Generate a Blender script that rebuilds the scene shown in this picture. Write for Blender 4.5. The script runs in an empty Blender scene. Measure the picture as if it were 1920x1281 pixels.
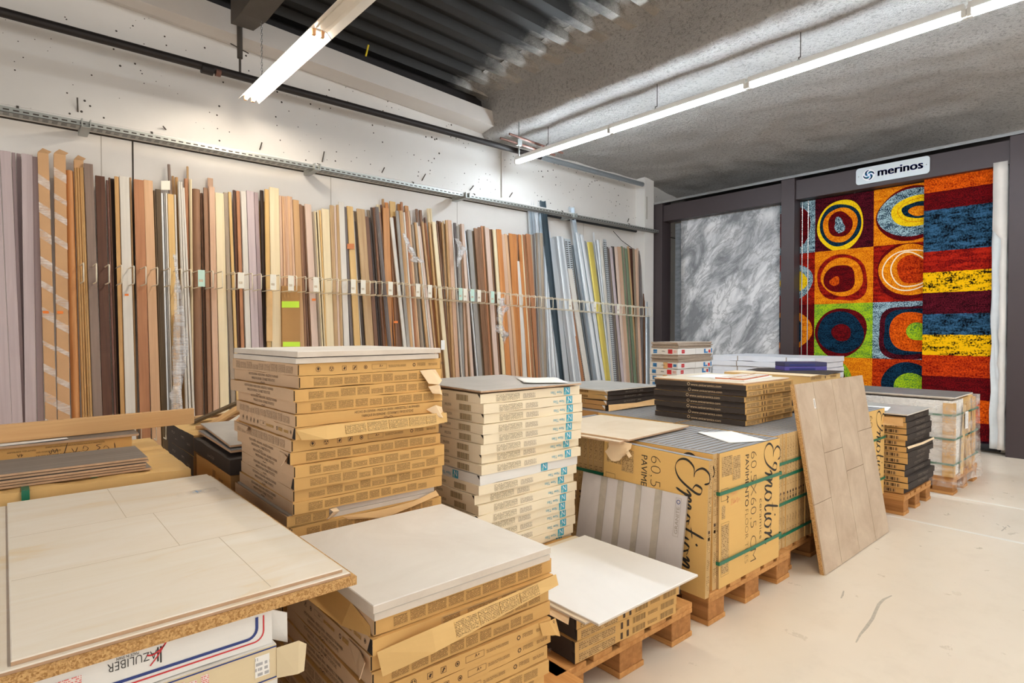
import bpy, bmesh, math, random
from mathutils import Vector, Matrix, noise
from math import sin, cos, pi, radians as R
SC = bpy.context.scene
COL = SC.collection
rnd = random.Random(7)

# ------------------------------------------------------------------ camera
FPX = 1101.0
YAW, PITCH, CAMH = R(40.9), R(-1.0), 1.30
cam = bpy.data.cameras.new('camera'); camo = bpy.data.objects.new('camera', cam); COL.objects.link(camo)
cam.sensor_width = 36; cam.lens = FPX / 1920 * 36; cam.clip_start = .05
camo.location = (0, 0, CAMH); camo.rotation_euler = (pi / 2 + PITCH, 0, -YAW)
SC.camera = camo
_f = Vector((sin(YAW) * cos(PITCH), cos(YAW) * cos(PITCH), sin(PITCH)))
_r = Vector((cos(YAW), -sin(YAW), 0)); _u = _r.cross(_f)
EYE = Vector((0, 0, CAMH))
def ray(u, v): return _f + _r * ((u - 960) / FPX) - _u * ((v - 640.5) / FPX)
def onz(u, v, z): d = ray(u, v); return EYE + d * ((z - CAMH) / d.z)
def ony(u, v, y): d = ray(u, v); return EYE + d * (y / d.y)
def onx(u, v, x): d = ray(u, v); return EYE + d * (x / d.x)
def onplane(u, v, p, n): d = ray(u, v); return EYE + d * ((p - EYE).dot(n) / d.dot(n))

# ------------------------------------------------------------------ materials
def lin(c):
    return tuple((x / 255 / 12.92) if x / 255 <= .04045 else ((x / 255 + .055) / 1.055) ** 2.4 for x in c) + (1,)
class G:
    def __init__(s, name, rough=.6, metal=0.0, spec=.5):
        s.m = bpy.data.materials.new(name); s.m.use_nodes = True
        s.t = s.m.node_tree; s.b = s.t.nodes['Principled BSDF']
        s.b.inputs['Roughness'].default_value = rough; s.b.inputs['Metallic'].default_value = metal
        s.b.inputs['Specular IOR Level'].default_value = spec
    def n(s, ty, _o=None, **k):
        nd = s.t.nodes.new('ShaderNode' + ty)
        for a, v in k.items():
            if a.startswith('i_'):
                a = a[2:]; key = int(a) if a.isdigit() else a.replace('_', ' ')
                if isinstance(v, bpy.types.NodeSocket): s.t.links.new(v, nd.inputs[key])
                else: nd.inputs[key].default_value = v
            else: setattr(nd, a, v)
        return nd
    def l(s, a, b): s.t.links.new(a, b)
    def mix(s, f, a, b, blend='MIX'):
        nd = s.n('Mix', data_type='RGBA', blend_type=blend)
        for i, v in ((0, f), (6, a), (7, b)):
            if isinstance(v, bpy.types.NodeSocket): s.l(v, nd.inputs[i])
            else: nd.inputs[i].default_value = v
        return nd.outputs[2]
    def math(s, op, a, b=0.0, clamp=False):
        nd = s.n('Math', operation=op, use_clamp=clamp)
        for i, v in ((0, a), (1, b)):
            if isinstance(v, bpy.types.NodeSocket): s.l(v, nd.inputs[i])
            else: nd.inputs[i].default_value = v
        return nd.outputs[0]
    def obj(s, scale=(1, 1, 1), rand=False):
        tc = s.n('TexCoord'); mp = s.n('Mapping', i_Vector=tc.outputs['Object']); mp.inputs['Scale'].default_value = scale
        if rand:
            oi = s.n('ObjectInfo'); v = s.n('VectorMath', operation='SCALE', i_0=(37., 51., 23.)); s.l(oi.outputs['Random'], v.inputs['Scale'])
            s.l(v.outputs[0], mp.inputs['Location'])
        return mp.outputs[0]
    def noise(s, vec, scale, detail=3, rough=.55, dist=0):
        nd = s.n('TexNoise', i_Scale=scale, i_Detail=detail, i_Roughness=rough, i_Distortion=dist); s.l(vec, nd.inputs['Vector']); return nd.outputs[0]
    def ramp(s, fac, stops, const=False):
        nd = s.n('ValToRGB'); s.l(fac, nd.inputs[0]); cr = nd.color_ramp
        if const: cr.interpolation = 'CONSTANT'
        while len(cr.elements) < len(stops): cr.elements.new(.5)
        for e, (p, c) in zip(cr.elements, stops): e.position = p; e.color = c
        return nd.outputs[0]
    def base(s, c):
        if isinstance(c, bpy.types.NodeSocket): s.l(c, s.b.inputs['Base Color'])
        else: s.b.inputs['Base Color'].default_value = c
        return s
    def bump(s, h, strength=.3, dist=.01):
        nd = s.n('Bump', i_Strength=strength, i_Distance=dist); s.l(h, nd.inputs['Height']); s.l(nd.outputs[0], s.b.inputs['Normal']); return s
BW = lambda x: (x, x, x, 1)
M = {}
def plain(name, c, rough=.6, metal=0.0, spec=.5, var=.06, scale=9):
    g = G(name, rough, metal, spec); c = lin(c)
    if var:
        f = g.noise(g.obj(rand=True), scale, 4)
        g.base(g.mix(f, tuple(x * (1 - var * 2) for x in c[:3]) + (1,), tuple(min(1, x * (1 + var * 1.6)) for x in c[:3]) + (1,)))
    else: g.base(c)
    M[name] = g.m; return g.m
def wood(name, c1, c2, rough=.5, axis=2, fine=55, knots=False):
    g = G(name, rough, 0, .35); sc = [fine, fine, fine]; sc[axis] = 1.6
    v = g.obj(tuple(sc), True); f = g.noise(v, 1, 5, .6, .6)
    sc2 = [9, 9, 9]; sc2[axis] = .8
    f2 = g.noise(g.obj(tuple(sc2), True), 1, 3, .5, 1.2)
    ff = g.math('ADD', g.math('MULTIPLY', f, .6), g.math('MULTIPLY', f2, .4))
    g.base(g.ramp(ff, [(.3, lin(c2)), (.68, lin(c1))])); g.bump(f, .08, .002)
    M[name] = g.m; return g.m
def kraft(name, c, fine=True, rough=.75, dirt=.10):
    g = G(name, rough, 0, .25); c = lin(c); v = g.obj(rand=True)
    f = g.noise(v, 6, 5, .6); f2 = g.noise(g.obj((3, 3, 240), True), 1, 2)
    a = g.mix(f, tuple(x * (1 - dirt) for x in c[:3]) + (1,), tuple(min(1, x * (1 + dirt)) for x in c[:3]) + (1,))
    g.base(g.mix(g.math('MULTIPLY', f2, .12), a, tuple(x * .6 for x in c[:3]) + (1,)))
    g.bump(g.noise(v, 25, 3), .12, .004); M[name] = g.m; return g.m
def uvs(g, su, sv):
    tc = g.n('UVMap'); sp = g.n('SeparateXYZ', i_Vector=tc.outputs[0])
    return g.math('MULTIPLY', sp.outputs[0], su), g.math('MULTIPLY', sp.outputs[1], sv)
def printmat(name, base, ink, rows=210, cols=330, dens=.45, rough=.75):
    # lines of small printed words, laid out by the surface's own millimetres
    g = G(name, rough, 0, .25); u, v = uvs(g, cols, rows)
    row = g.math('FLOOR', v); line = g.math('LESS_THAN', g.math('FRACT', v), .58)
    cb = g.n('CombineXYZ', i_X=u, i_Y=g.math('MULTIPLY', row, 7.31))
    w = g.noise(cb.outputs[0], 1, 2); word = g.math('GREATER_THAN', w, dens)
    f = g.math('MULTIPLY', g.math('MULTIPLY', line, word), .8)
    g.base(g.mix(f, lin(base), lin(ink))); M[name] = g.m; return g.m
def barmat(name, base, ink, cols=420):
    g = G(name, .7, 0, .25); u, v = uvs(g, cols, 1)
    cb = g.n('CombineXYZ', i_X=u); w = g.noise(cb.outputs[0], 1, 2)
    g.base(g.mix(g.math('GREATER_THAN', w, .5), lin(base), lin(ink))); M[name] = g.m; return g.m
def speck(name, c1, c2, scale=150, lo=.42, hi=.58, rough=.95, co=.38):
    g = G(name, rough, 0, .1); v = g.obj()
    f = g.math('ADD', g.math('MULTIPLY', g.noise(v, scale, 2, .6), 1 - co), g.math('MULTIPLY', g.noise(g.obj((1, .8, 2.6)), 8, 5, .65), co))
    g.base(g.ramp(f, [(lo, lin(c1)), (hi, lin(c2))])); g.bump(f, .5, .01); M[name] = g.m; return g.m
def film(name, alpha=.3, c=(245, 246, 248), rough=.18, streak=(4, 4, 60)):
    g = G(name, rough, 0, .6); g.base(lin(c))
    f = g.noise(g.obj(streak, True), 1, 4, .65, .8); f2 = g.noise(g.obj(rand=True), 9, 3, .5, 1.0)
    a = g.math('MULTIPLY_ADD', g.math('MULTIPLY', f, f2), 2.0); nd = a.node; nd.inputs[2].default_value = alpha - .35
    nd.use_clamp = True; g.l(a, g.b.inputs['Alpha']); g.bump(f2, .5, .02); M[name] = g.m; return g.m

# plank colours
W = wood
W('lilac', (205, 190, 192), (183, 167, 170)); W('lilac_dark', (176, 158, 160), (150, 132, 136))
W('oak', (212, 156, 100), (176, 116, 66)); W('bamboo', (206, 164, 108), (174, 130, 78))
W('grey_brown', (148, 128, 116), (120, 101, 91)); W('walnut', (102, 66, 48), (70, 42, 30)); W('wenge', (58, 40, 30), (36, 24, 18))
W('white_wood', (228, 223, 214), (206, 200, 190)); W('orange_brown', (184, 130, 92), (150, 98, 66)); W('beige_brown', (220, 180, 142), (196, 154, 116))
W('olive', (96, 76, 48), (68, 52, 32)); W('cream', (240, 224, 190), (222, 202, 160)); W('tan', (206, 168, 122), (176, 136, 94))
W('pink_tan', (216, 184, 160), (190, 148, 116)); W('brown', (150, 112, 84), (116, 82, 58)); W('taupe', (168, 152, 134), (136, 120, 102))
W('grey', (168, 164, 158), (134, 130, 126)); W('orange', (210, 144, 84), (178, 108, 54)); W('knotty', (206, 178, 136), (158, 122, 82))
W('pale_pink', (222, 198, 182), (196, 170, 152)); W('red_brown', (118, 80, 68), (88, 56, 46)); W('gold_wood', (226, 192, 132), (204, 162, 98))
W('dark_taupe', (118, 108, 104), (88, 80, 78)); W('green_grey', (132, 146, 118), (100, 114, 90)); W('cocoa', (128, 92, 68), (96, 64, 46))
def alu(name, c, rough=.35, metal=.7):
    g = G(name, rough, metal, .5); c = lin(c); f = g.noise(g.obj((90, 90, 1.2), True), 1, 3)
    g.base(g.mix(f, tuple(x * .82 for x in c[:3]) + (1,), c)); M[name] = g.m
alu('silver', (216, 224, 230)); alu('pale_blue', (216, 223, 229), .4, .45); alu('white_metal', (236, 240, 244), .4, .1); alu('steel_grey', (168, 176, 182), .4, .6)
alu('teal', (80, 94, 102), .4, .25); alu('gold', (226, 206, 104), .35, .25); alu('galvanised', (178, 180, 176), .45, .75)
plain('perforated', (206, 212, 216), .45, .5)
# cartons
kraft('kraft', (214, 170, 106)); kraft('kraft_light', (224, 186, 124)); kraft('kraft_lighting_pink', (204, 172, 140)); kraft('kraft_dark', (176, 134, 84))  # kraft_lighting_pink: same cardboard, tinted for the pinkish light on left faces
kraft('cream_board', (244, 230, 202), dirt=.04); kraft('wrap_brown', (206, 164, 122), dirt=.06); kraft('white_board', (236, 234, 230), dirt=.03); kraft('black_board', (62, 54, 50), dirt=.12); kraft('beige_board', (226, 208, 172), dirt=.05)
kraft('grey_top', (146, 148, 152), dirt=.2); kraft('pack_kraft', (224, 182, 112), dirt=.05); kraft('pack_edge', (196, 162, 112), dirt=.1)
INK = (70, 48, 28)
printmat('print_kraft', (214, 170, 106), INK, 300, 420, .40); printmat('print_lighting_pink', (204, 172, 140), (96, 74, 58), 300, 420, .42)
printmat('print_lid', (224, 186, 124), INK, 280, 400, .44); printmat('print_cream', (240, 226, 196), (96, 78, 54), 260, 300, .44); printmat('print_pack', (200, 166, 114), (110, 84, 50), 120, 160, .5)
printmat('print_edge', (200, 164, 112), (104, 78, 48), 150, 260, .47); printmat('print_light', (226, 214, 190), (140, 120, 96), 260, 300, .47)
printmat('print_dark', (58, 50, 46), (150, 138, 124), 120, 200, .5); printmat('print_red', (238, 226, 220), (214, 70, 66), 260, 300, .46)
printmat('print_white', (240, 238, 234), (150, 150, 156), 90, 90, .5)
barmat('bar_cream', (238, 216, 172), (66, 54, 40)); barmat('bar_kraft', (214, 170, 106), (66, 48, 30)); barmat('bar_dark', (196, 158, 108), (74, 54, 36), 90)
def ink(name, c, rough=.6): return plain(name, c, rough, var=0)
ink('ink_brown', (66, 44, 26)); ink('ink_black', (36, 32, 30)); ink('ink_cyan', (58, 164, 192)); ink('ink_cyan_pale', (150, 200, 196)); ink('ink_blue', (42, 60, 126)); ink('ink_red', (204, 44, 52))
ink('ink_logo', (0, 60, 190), .4); ink('logo_sky', (58, 168, 214), .4); ink('logo_navy', (22, 34, 110), .4); ink('logo_white', (245, 246, 250), .4)
ink('ink_grey', (150, 140, 128)); ink('ink_pink', (222, 140, 96)); ink('ink_pale', (214, 186, 146)); ink('ink_sky', (52, 126, 186)); ink('white', (242, 241, 238), .6); ink('paper', (246, 245, 243), .7)
ink('slot_dark', (34, 26, 20), .9); ink('tape_lime', (196, 236, 50), .5); ink('tape_orange', (240, 128, 40), .5); ink('tape_rust', (196, 116, 56), .5); ink('sticker_yellow', (250, 196, 50), .5); ink('mint', (196, 228, 214), .6)  # slot_dark: flat near-black colour for small patches and strips
plain('card', (240, 236, 222), .6, var=.02); plain('wire_white', (232, 222, 200), .4, .1, var=.02)
plain('strap_green', (22, 112, 84), .35, var=.05)
# tiles and boards
def tile(name, c1, c2, scale=4, rough=.45):
    g = G(name, rough, 0, .4); v = g.obj(rand=True); f = g.noise(v, scale, 6, .65, .6)
    g.base(g.ramp(f, [(.3, lin(c2)), (.7, lin(c1))])); M[name] = g.m
tile('tile_white', (236, 232, 226), (220, 214, 206), 3, .5); tile('tile_edge', (222, 212, 200), (208, 196, 182), 6, .7); tile('tile_cream', (240, 232, 214), (228, 212, 184), 5, .4)
tile('tile_grey', (188, 186, 182), (164, 162, 158), 4, .35); tile('tile_slate', (120, 122, 124), (96, 98, 100), 5, .45); tile('tile_beige', (232, 218, 196), (214, 194, 164), 4, .45)
tile('tile_gloss', (246, 245, 244), (238, 237, 236), 2, .5); tile('tile_blush', (238, 226, 204), (228, 212, 188), 3, .5); tile('tile_body', (196, 164, 134), (180, 148, 118), 20, .8); tile('tile_clay', (196, 120, 88), (178, 104, 76), 20, .8)
tile('panel_grey', (214, 208, 206), (196, 190, 190), 2.5, .25); tile('panel_silver', (196, 186, 172), (164, 156, 146), 6, .15); tile('panel_side', (170, 162, 156), (150, 142, 136), 6, .5)
tile('stone_plank', (208, 188, 164), (178, 154, 130), 4, .5); plain('panel_seam', (112, 88, 66), .9, var=0)
g = G('oak_slab', .5, 0, .4); f = g.noise(g.obj((2.2, 9, 3)), 1, 6, .65, 1.0); f2 = g.noise(g.obj((3, 3, 3)), 1.1, 4, .6)
g.base(g.mix(g.math('MULTIPLY', g.math('GREATER_THAN', f2, .5), 0.0), g.ramp(f, [(.30, lin((228, 210, 180))), (.42, lin((232, 222, 206))), (.72, lin((238, 232, 222)))]), BW(1))); M['oak_slab'] = g.m
def chip(name, c1, c2):
    g = G(name, .85, 0, .2); vo = g.n('TexVoronoi', i_Scale=320.0); g.l(g.obj(rand=True), vo.inputs['Vector'])
    sp = g.n('SeparateColor'); g.l(vo.outputs['Color'], sp.inputs[0])
    g.base(g.ramp(sp.outputs[0], [(.1, lin(c2)), (.8, lin(c1))])); M[name] = g.m
chip('chipboard', (208, 168, 114), (160, 118, 70))
g = G('lam_grey', .5, 0, .4); f = g.noise(g.obj((1.2, 40, 8), True), 1, 5, .65, .4); g.base(g.ramp(f, [(.3, lin((92, 86, 82))), (.7, lin((136, 128, 122)))])); M['lam_grey'] = g.m
W('pallet_wood', (212, 158, 96), (168, 112, 58), .8, 1, 40); W('pallet_block', (190, 134, 78), (140, 92, 48), .85, 1, 40); W('plank_oak', (220, 178, 126), (192, 146, 94), .55, 0, 40)
# metals and room
plain('frame_brown', (70, 60, 62), .45, .2, var=.04); plain('pipe_black', (46, 40, 38), .55, .3, var=.15); plain('steel_dark', (84, 76, 68), .6, .3, var=.12); plain('chrome', (200, 202, 204), .2, 1.0, var=0)
plain('copper', (120, 84, 72), .5, .4); plain('lamp_white', (236, 234, 228), .35, var=.02); plain('socket_glow_tint', (226, 170, 120), .5, var=.03); plain('cable_black', (26, 26, 28), .6, var=0); plain('rod_yellow', (230, 200, 40), .5, var=0)
plain('sign_plate', (212, 220, 226), .35, .15, var=.02); plain('blue_carton', (46, 46, 92), .35, var=.12); plain('purple_carton', (76, 66, 148), .35, var=.12)
plain('stack_paper', (172, 156, 140), .7, var=.1, scale=30); plain('wrap_white', (226, 230, 238), .35, var=.05); plain('torn_board', (226, 186, 132), .85, var=.1); plain('torn_pale', (236, 208, 170), .85, var=.08)
plain('torn_sheet', (232, 226, 220), .9, var=.05); plain('rug_back', (222, 226, 228), .9, var=.08); plain('black_stuff', (40, 40, 44), .7, var=.2); plain('bin_dark', (52, 50, 54), .5, var=.1)
film('film', .16, rough=.12); film('film_heavy', .25, (248, 246, 244), .25, (8, 8, 90)); film('wrap_film', .08, (244, 240, 236), .2, (1.2, 1.2, 16))
def emis(name, c, st):
    m = bpy.data.materials.new(name); m.use_nodes = True; t = m.node_tree; t.nodes.clear()
    e = t.nodes.new('ShaderNodeEmission'); o = t.nodes.new('ShaderNodeOutputMaterial'); e.inputs[0].default_value = c + (1,); e.inputs[1].default_value = st
    t.links.new(e.outputs[0], o.inputs[0]); M[name] = m
LAMP = 66
emis('tube_cool', (.78, .90, 1.0), LAMP); emis('tube_neutral', (1.0, .93, .84), LAMP); emis('tube_warm', (1.0, .88, .72), LAMP * .9)
# rugs
speck('rug_wine', (58, 4, 10), (112, 10, 16), 80); speck('rug_red', (112, 6, 6), (214, 70, 14), 60, .38, .62); speck('rug_orange', (188, 70, 4), (246, 158, 22), 75, .38, .6)
speck('rug_orangered', (132, 12, 4), (238, 104, 14), 60, .36, .62); speck('rug_yellow', (206, 142, 0), (250, 212, 24), 70, .34, .52); speck('rug_navy', (4, 10, 20), (20, 62, 90), 70, .40, .64)
speck('rug_blue', (12, 44, 66), (170, 200, 210), 85, .43, .57); speck('rug_green', (66, 118, 50), (166, 200, 26), 75, .40, .56); speck('rug_white', (250, 226, 190), (255, 236, 206), 120)
speck('rug_maroon', (32, 2, 10), (96, 20, 34), 80, .42, .6); speck('rug_dark', (14, 6, 14), (58, 18, 36), 80, .4, .64); speck('rug_goldblack', (22, 12, 6), (240, 184, 10), 55, .43, .51, co=.6)
speck('rug_denim', (6, 8, 16), (54, 96, 128), 55, .42, .60, co=.6); speck('rug_brick', (92, 6, 10), (178, 36, 18), 60, .42, .60, co=.6); speck('rug_greyweave', (96, 100, 106), (150, 154, 160), 220, .4, .6)
g = G('rug_marble', .9, 0, .1)
v = g.obj((1, 1, 1)); m0 = g.n('Mapping', i_Vector=v); m0.inputs['Rotation'].default_value = (R(-40), 0, 0); mp = g.n('Mapping', i_Vector=m0.outputs[0]); mp.inputs['Scale'].default_value = (1, 2.5, 1.05)
n1 = g.noise(mp.outputs[0], 1.35, 12, .66, .7); n2 = g.noise(mp.outputs[0], 1.9, 9, .66, 1.0); n3 = g.noise(v, 260, 2)
vein = g.math('ABSOLUTE', g.math('SUBTRACT', n2, .5)); vein = g.math('SUBTRACT', 1.0, g.math('MULTIPLY', vein, 22.0), True)
c = g.ramp(n1, [(.38, lin((140, 142, 146))), (.455, lin((186, 188, 192))), (.52, lin((222, 223, 226))), (.60, lin((250, 250, 252)))])  # greys lightened to offset the shade of the display bay
c = g.mix(g.math('MULTIPLY', vein, .6), c, lin((128, 130, 134)))
g.base(g.mix(g.math('MULTIPLY', n3, .25), c, lin((132, 134, 138)))); g.bump(n3, .3, .01); M['rug_marble'] = g.m
# room surfaces
g = G('floor_concrete', .28, 0, .45); v = g.obj(); f = g.noise(v, .55, 5, .6); f2 = g.noise(v, 6, 6, .65)
c = g.ramp(f, [(.3, lin((222, 208, 188))), (.7, lin((234, 223, 207)))]); c = g.mix(g.math('MULTIPLY', g.ramp(f2, [(.52, BW(0)), (.72, BW(1))]), .22), c, lin((204, 190, 170)))
vo = g.n('TexVoronoi', i_Scale=7.0); g.l(v, vo.inputs['Vector']); c = g.mix(g.math('MULTIPLY', g.math('LESS_THAN', vo.outputs[0], .014), .35), c, lin((168, 152, 130)))
g.base(c); g.l(g.math('MULTIPLY_ADD', f2, .3), g.b.inputs['Roughness']); g.b.inputs['Roughness'].links[0].from_node.inputs[2].default_value = .17; M['floor_concrete'] = g.m
g = G('wall_paint', .6, 0, .3); v = g.obj(); f = g.noise(v, 1.1, 5, .6); g.base(g.ramp(f, [(.3, lin((226, 222, 217))), (.7, lin((236, 233, 229)))])); g.bump(g.noise(v, 60, 3), .05, .004); M['wall_paint'] = g.m
g = G('wall_pitted', .65, 0, .3); v = g.obj(); f = g.noise(v, .9, 5, .6); c = g.ramp(f, [(.3, lin((218, 213, 207))), (.7, lin((230, 226, 221)))])
vo = g.n('TexVoronoi', i_Scale=15.0); g.l(v, vo.inputs['Vector']); k = g.noise(v, 3.0, 2); hole = g.math('MULTIPLY', g.math('LESS_THAN', vo.outputs[0], g.math('MULTIPLY_ADD', k, .35)), 1.0)
hole.node.inputs[0].links[0].from_node.inputs[1].links[0].from_node.inputs[2].default_value = -.085
g.base(g.mix(hole, c, lin((70, 62, 56)))); M['wall_pitted'] = g.m
plain('concrete_beam', (214, 206, 198), .7, var=.05, scale=2); plain('seam', (60, 54, 48), .9, var=0); plain('board_seam', (196, 182, 160), .9, var=0); plain('seam_pale', (190, 184, 176), .9, var=0); plain('scuff', (186, 176, 160), .6, var=.2, scale=40); plain('floor_stripe', (238, 234, 226), .35, var=.03)
plain('dark_wall', (52, 48, 48), .8, var=.1)
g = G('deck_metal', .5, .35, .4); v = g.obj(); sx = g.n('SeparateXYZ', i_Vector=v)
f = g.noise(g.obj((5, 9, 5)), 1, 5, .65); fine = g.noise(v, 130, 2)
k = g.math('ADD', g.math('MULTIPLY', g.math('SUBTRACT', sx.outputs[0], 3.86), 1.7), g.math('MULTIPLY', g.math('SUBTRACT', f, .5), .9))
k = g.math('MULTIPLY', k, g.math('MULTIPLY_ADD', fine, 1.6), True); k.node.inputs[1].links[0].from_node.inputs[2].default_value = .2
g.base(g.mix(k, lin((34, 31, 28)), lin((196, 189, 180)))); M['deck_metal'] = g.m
g = G('spray_wool', .95, 0, .1); v = g.obj(); f = g.noise(v, 34, 5, .75); f2 = g.noise(v, 1.4, 4, .6); f3 = g.noise(v, 95, 2)
c = g.ramp(f2, [(.3, lin((218, 214, 210))), (.7, lin((232, 228, 224)))]); c = g.mix(g.ramp(f, [(.36, BW(.6)), (.49, BW(0))]), c, lin((150, 145, 140)))  # wool colour raised to brighten the ceiling away from the lamps
g.base(c); g.bump(g.math('ADD', f, g.math('MULTIPLY', f3, .5)), 1.0, .06); M['spray_wool'] = g.m
# ------------------------------------------------------------------ mesh helpers
V = Vector
_txt = {}
def text_shape(s, off=0):
    s0, s = s, (s, off)
    if s not in _txt:
        cu = bpy.data.curves.new('t', 'FONT'); cu.body = s0; cu.size = 1; cu.offset = off; cu.resolution_u = 3
        o = bpy.data.objects.new('t', cu); COL.objects.link(o)
        bpy.context.view_layer.update(); me = o.evaluated_get(bpy.context.evaluated_depsgraph_get()).to_mesh()
        vs = [(v.co.x, v.co.y) for v in me.vertices]; fs = [tuple(p.vertices) for p in me.polygons]
        o.evaluated_get(bpy.context.evaluated_depsgraph_get()).to_mesh_clear()
        bpy.data.objects.remove(o); bpy.data.curves.remove(cu)
        w = max([x for x, y in vs] + [.001]); _txt[s] = (vs, fs, w)
    return _txt[s]
class MB:
    def __init__(s): s.v = []; s.f = []; s.mi = []; s.mats = []; s.sm = []
    def k(s, m):
        if m not in s.mats: s.mats.append(m)
        return s.mats.index(m)
    def add(s, vs, fs, m, smooth=False):
        b = len(s.v); s.v += [tuple(v) for v in vs]; i = s.k(m)
        for f in fs: s.f.append(tuple(b + j for j in f)); s.mi.append(i); s.sm.append(smooth)
        return s
    def box(s, a, b, m, T=None, faces=None):
        x0, y0, z0 = a; x1, y1, z1 = b
        vs = [V(p) for p in ((x0, y0, z0), (x1, y0, z0), (x1, y1, z0), (x0, y1, z0), (x0, y0, z1), (x1, y0, z1), (x1, y1, z1), (x0, y1, z1))]
        if T: vs = [T @ v for v in vs]
        fs = [(3, 2, 1, 0), (4, 5, 6, 7), (0, 1, 5, 4), (2, 3, 7, 6), (3, 0, 4, 7), (1, 2, 6, 5)]     # bottom top -Y +Y -X +X
        if faces:                                                # one material a face
            for f, mm in zip(fs, faces):
                if mm: s.add(vs, [f], mm)
            return s
        return s.add(vs, fs, m)
    def poly(s, pts, m): return s.add(pts, [tuple(range(len(pts)))], m)
    def prism(s, sec, z0, z1, m, T=None, cap=True, smooth=False):
        n = len(sec); vs = [V((x, y, z0)) for x, y in sec] + [V((x, y, z1)) for x, y in sec]
        if T: vs = [T @ v for v in vs]
        s.add(vs, [(i, (i + 1) % n, n + (i + 1) % n, n + i) for i in range(n)], m, smooth)
        if cap: s.add(vs, [tuple(range(n - 1, -1, -1)), tuple(range(n, 2 * n))], m)
        return s
    def tube(s, pts, r, m, n=8, cap=True, closed=False):
        pts = [V(p) for p in pts]; N = len(pts); rings = []; up = None
        for i, p in enumerate(pts):
            a = pts[(i - 1) % N] if (i or closed) else p; b = pts[(i + 1) % N] if (i < N - 1 or closed) else p
            d = (b - a).normalized()
            if up is None: up = V((0, 0, 1)) if abs(d.z) < .9 else V((1, 0, 0))
            x = up.cross(d).normalized(); up = d.cross(x).normalized()
            rr = r[i] if isinstance(r, (list, tuple)) else r
            rings += [p + x * (rr * cos(2 * pi * j / n)) + up * (rr * sin(2 * pi * j / n)) for j in range(n)]
        fs = []
        for i in range(N if closed else N - 1):
            q = (i + 1) % N
            fs += [(i * n + j, i * n + (j + 1) % n, q * n + (j + 1) % n, q * n + j) for j in range(n)]
        s.add(rings, fs, m, True)
        if cap and not closed: s.add(rings, [tuple(range(n - 1, -1, -1)), tuple((N - 1) * n + j for j in range(n))], m)
        return s
    def text(s, t, o, rx, up, size, m, align=0, shear=0, wmax=None, sx=1, off=0):
        vs, fs, w = text_shape(t, off); o, rx, up = V(o), V(rx), V(up)
        if wmax: sx = wmax / (w * size)
        s.add([o + rx * ((x - w * align + y * shear) * size * sx) + up * (y * size) for x, y in vs], fs, m); return s
    def ribbon(s, pts, ws, o, rx, up, m):                        # flat brush stroke, width ws along it
        o, rx, up = V(o), V(rx), V(up); n = len(pts); vs = []
        for i in range(n):
            a = pts[max(i - 1, 0)]; b = pts[min(i + 1, n - 1)]; dx, dy = b[0] - a[0], b[1] - a[1]; L = math.hypot(dx, dy) or 1
            nx, ny = -dy / L * ws[i] / 2, dx / L * ws[i] / 2
            for sg in (1, -1): vs.append(o + rx * (pts[i][0] + sg * nx) + up * (pts[i][1] + sg * ny))
        return s.add(vs, [(2 * i, 2 * i + 1, 2 * i + 3, 2 * i + 2) for i in range(n - 1)], m)
    def blob(s, c, rx, ry, o, ax, up, m, n=40, wob=.05, seed=0, clip=None, sq=2.0):
        q = random.Random(seed); ph = [q.uniform(0, 6.3) for _ in range(4)]; o, ax, up = V(o), V(ax), V(up); pts = []
        for i in range(n):
            t = 2 * pi * i / n; k = 1 + wob * (sin(2 * t + ph[0]) + .7 * sin(3 * t + ph[1]) + .35 * sin(5 * t + ph[2]))
            ct, st = cos(t), sin(t); k /= (abs(ct) ** sq + abs(st) ** sq) ** (1 / sq)
            x, y = c[0] + rx * k * ct, c[1] + ry * k * st
            if clip: x = min(max(x, clip[0]), clip[1]); y = min(max(y, clip[2]), clip[3])
            pts.append(o + ax * x + up * y)
        c0 = sum(pts, V((0, 0, 0))) / n
        return s.add(pts + [c0], [(i, (i + 1) % n, n) for i in range(n)], m)
    def build(s, name, parent=None, loc=(0, 0, 0), rot=(0, 0, 0), bevel=0):
        me = bpy.data.meshes.new(name); me.from_pydata(s.v, [], s.f)
        for m in s.mats: me.materials.append(M[m])
        me.polygons.foreach_set('material_index', s.mi); me.polygons.foreach_set('use_smooth', s.sm)
        uv = me.uv_layers.new(name='UVMap'); co = [v.co for v in me.vertices]
        for p in me.polygons:
            n = p.normal; ax, ay, az = abs(n.x), abs(n.y), abs(n.z)
            for li in p.loop_indices:
                c = co[me.loops[li].vertex_index]
                uv.data[li].uv = (c.y, c.z) if ax >= ay and ax >= az else (c.x, c.z) if ay >= az else (c.x, c.y)
        me.update(); return link(name, me, parent, loc, rot, bevel)
def link(name, me, parent=None, loc=(0, 0, 0), rot=(0, 0, 0), bevel=0):
    o = bpy.data.objects.new(name, me); COL.objects.link(o); o.location = loc; o.rotation_euler = rot
    if parent: o.parent = parent
    if bevel:
        b = o.modifiers.new('bevel', 'BEVEL'); b.width = bevel; b.segments = 2; b.limit_method = 'ANGLE'
    return o
LABELS = set()
def tag(o, label, cat, group=None, kind=None):
    o['label'] = label; o['category'] = cat
    if group: o['group'] = group
    o['kind'] = kind or 'thing'
    if label in LABELS: print('DUP LABEL', label)
    if not 4 <= len(label.split()) <= 16: print('LABEL LEN', len(label.split()), label)
    LABELS.add(label); return o
def empty(name, loc, label, cat, group=None, rz=0):
    o = bpy.data.objects.new(name, None); COL.objects.link(o); o.location = loc; o.rotation_euler = (0, 0, rz); o.empty_display_size = .1
    return tag(o, label, cat, group)
def struct(o): o['kind'] = 'structure'; return o
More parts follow.
